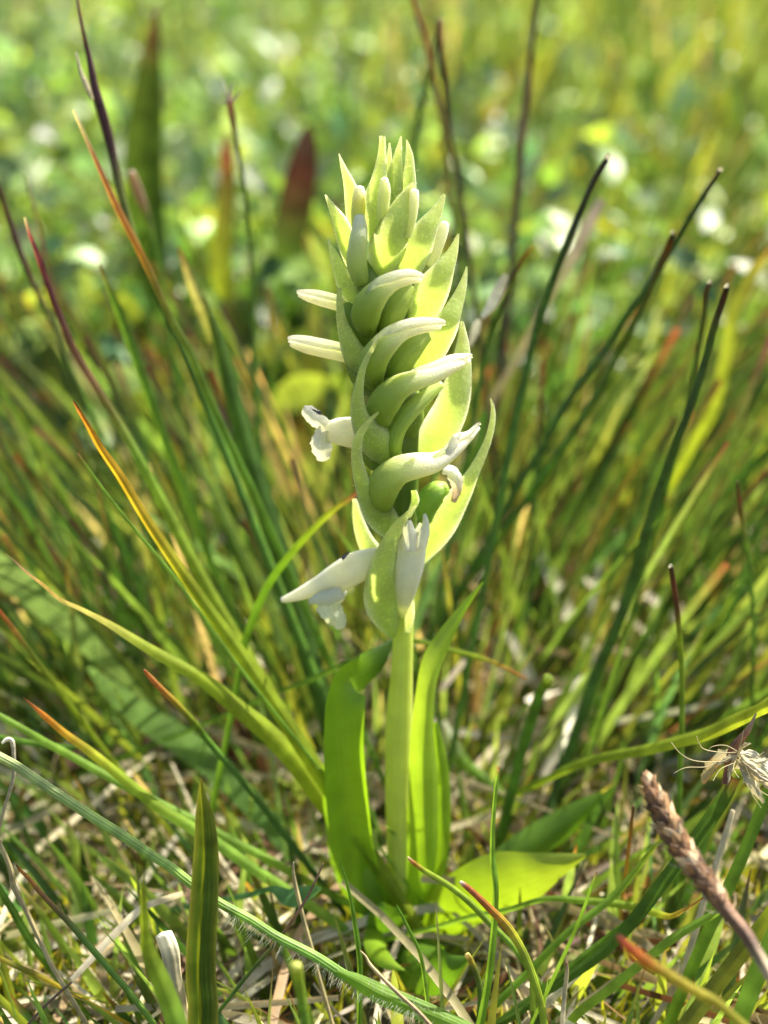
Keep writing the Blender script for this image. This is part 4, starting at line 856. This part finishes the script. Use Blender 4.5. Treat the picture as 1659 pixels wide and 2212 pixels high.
for i in range(130):
    f = i / 130
    k_ = min(118, int(f * 112) + 3)
    a = i * 2.39996
    d_ = B[k_] * math.cos(a) + N[k_] * math.sin(a)
    p0 = body[k_] + d_ * bw[k_] * .38
    L_ = bw[k_] * r.uniform(.4, .75) + .05
    P = np.array([p0 - T[k_] * L_ + d_ * bw[k_] * r.uniform(.2, .5), p0 - T[k_] * L_ * .45 + d_ * bw[k_] * .22, p0 + d_ * .01])
    c = np.array([(.40, .24, .11), (.24, .125, .055), (.55, .41, .24), (.15, .08, .035)][r.integers(0, 4)]) * r.uniform(.8, 1.2)
    g = Geo(); g.add(*ribbon(P - SP[-1], [.012, L_ * .75, L_ * .55], [c * 1.2, c, c * .8], 5, 4, cup=.5, hint=d_, frill=.12, seed=i))
    g.build('scale', M_DEAD, ds)
for i in range(10):
    k_ = int(r.integers(50, 118)); a = r.uniform(0, 6.28)
    d_ = B[k_] * math.cos(a) + N[k_] * math.sin(a)
    p0 = body[k_] + d_ * bw[k_] * .45
    P = np.array([p0, p0 + d_ * .1 - T[k_] * .05, p0 + d_ * .16 - T[k_] * .14])
    g = Geo(); g.add(*tube(P - SP[-1], [.018, .014, .006], [(.5, .38, .26)] * 2, 6, 5))
    g.build('bristle', M_DEAD, ds)

# ------------------------------------------------------------------ tiny black insects on the white flowers
def insect(label, cpx, cpy, off, ang, size):
    c = op(cpx, cpy, off)
    e = bpy.data.objects.new('insect', None); COL.objects.link(e); e.location = c * CM
    tag(e, label, 'insect', 'tiny insects on the flowers')
    ca, sa = math.cos(ang), math.sin(ang)
    ex = RGT * ca + UPV * sa; ey = -RGT * sa + UPV * ca; ez = -FWD
    L = size
    K = [(.012, .011, .01), (.03, .025, .02)]
    g = Geo(); g.add(*tube(np.array([ex * q * L for q in (-.5, -.42, -.2, 0, .02, .12, .24, .27, .36, .44)]), [L * q for q in (.04, .14, .24, .12, .1, .2, .16, .09, .16, .05)], K, 26, 8, hint=ez)); g.build('body', M_INSECT, e)
    for s_ in (-1, 1):
        g = Geo(); g.add(*tube(np.array([ex * .42 * L, ex * .55 * L + ey * s_ * .1 * L, ex * .7 * L + ey * (s_ * .12 + .1) * L]), [L * .03] * 3, K, 6, 4)); g.build('antenna', M_INSECT, e)
        for q in (.05, .14, .24):
            g = Geo(); g.add(*tube(np.array([ex * q * L, ex * (q + (q - .14)) * L + ey * s_ * .2 * L, ex * (q + 2.2 * (q - .14)) * L + ey * s_ * .3 * L - ez * .1 * L]), [L * .03] * 3, K, 6, 4)); g.build('leg', M_INSECT, e)
        g = Geo(); g.add(*ribbon(np.array([ex * .15 * L, ex * -.2 * L + ey * s_ * .1 * L, ex * -.55 * L + ey * s_ * .12 * L]) + ez * .12 * L, [L * .04, L * .14, L * .06], [(.12, .11, .1)] * 2, 6, 3, hint=ez)); g.build('wing', M_INSECT, e)
insect('tiny black insect walking on the upper left white flower', 684, 889, .32, math.pi - .45, .15)
insect('tiny dark insect half hidden behind the long curling bract', 788, 891, .78, 1.2, .12)
insect('tiny dark insect on the hood of the lowest left flower', 747, 1200, .62, .7, .16)
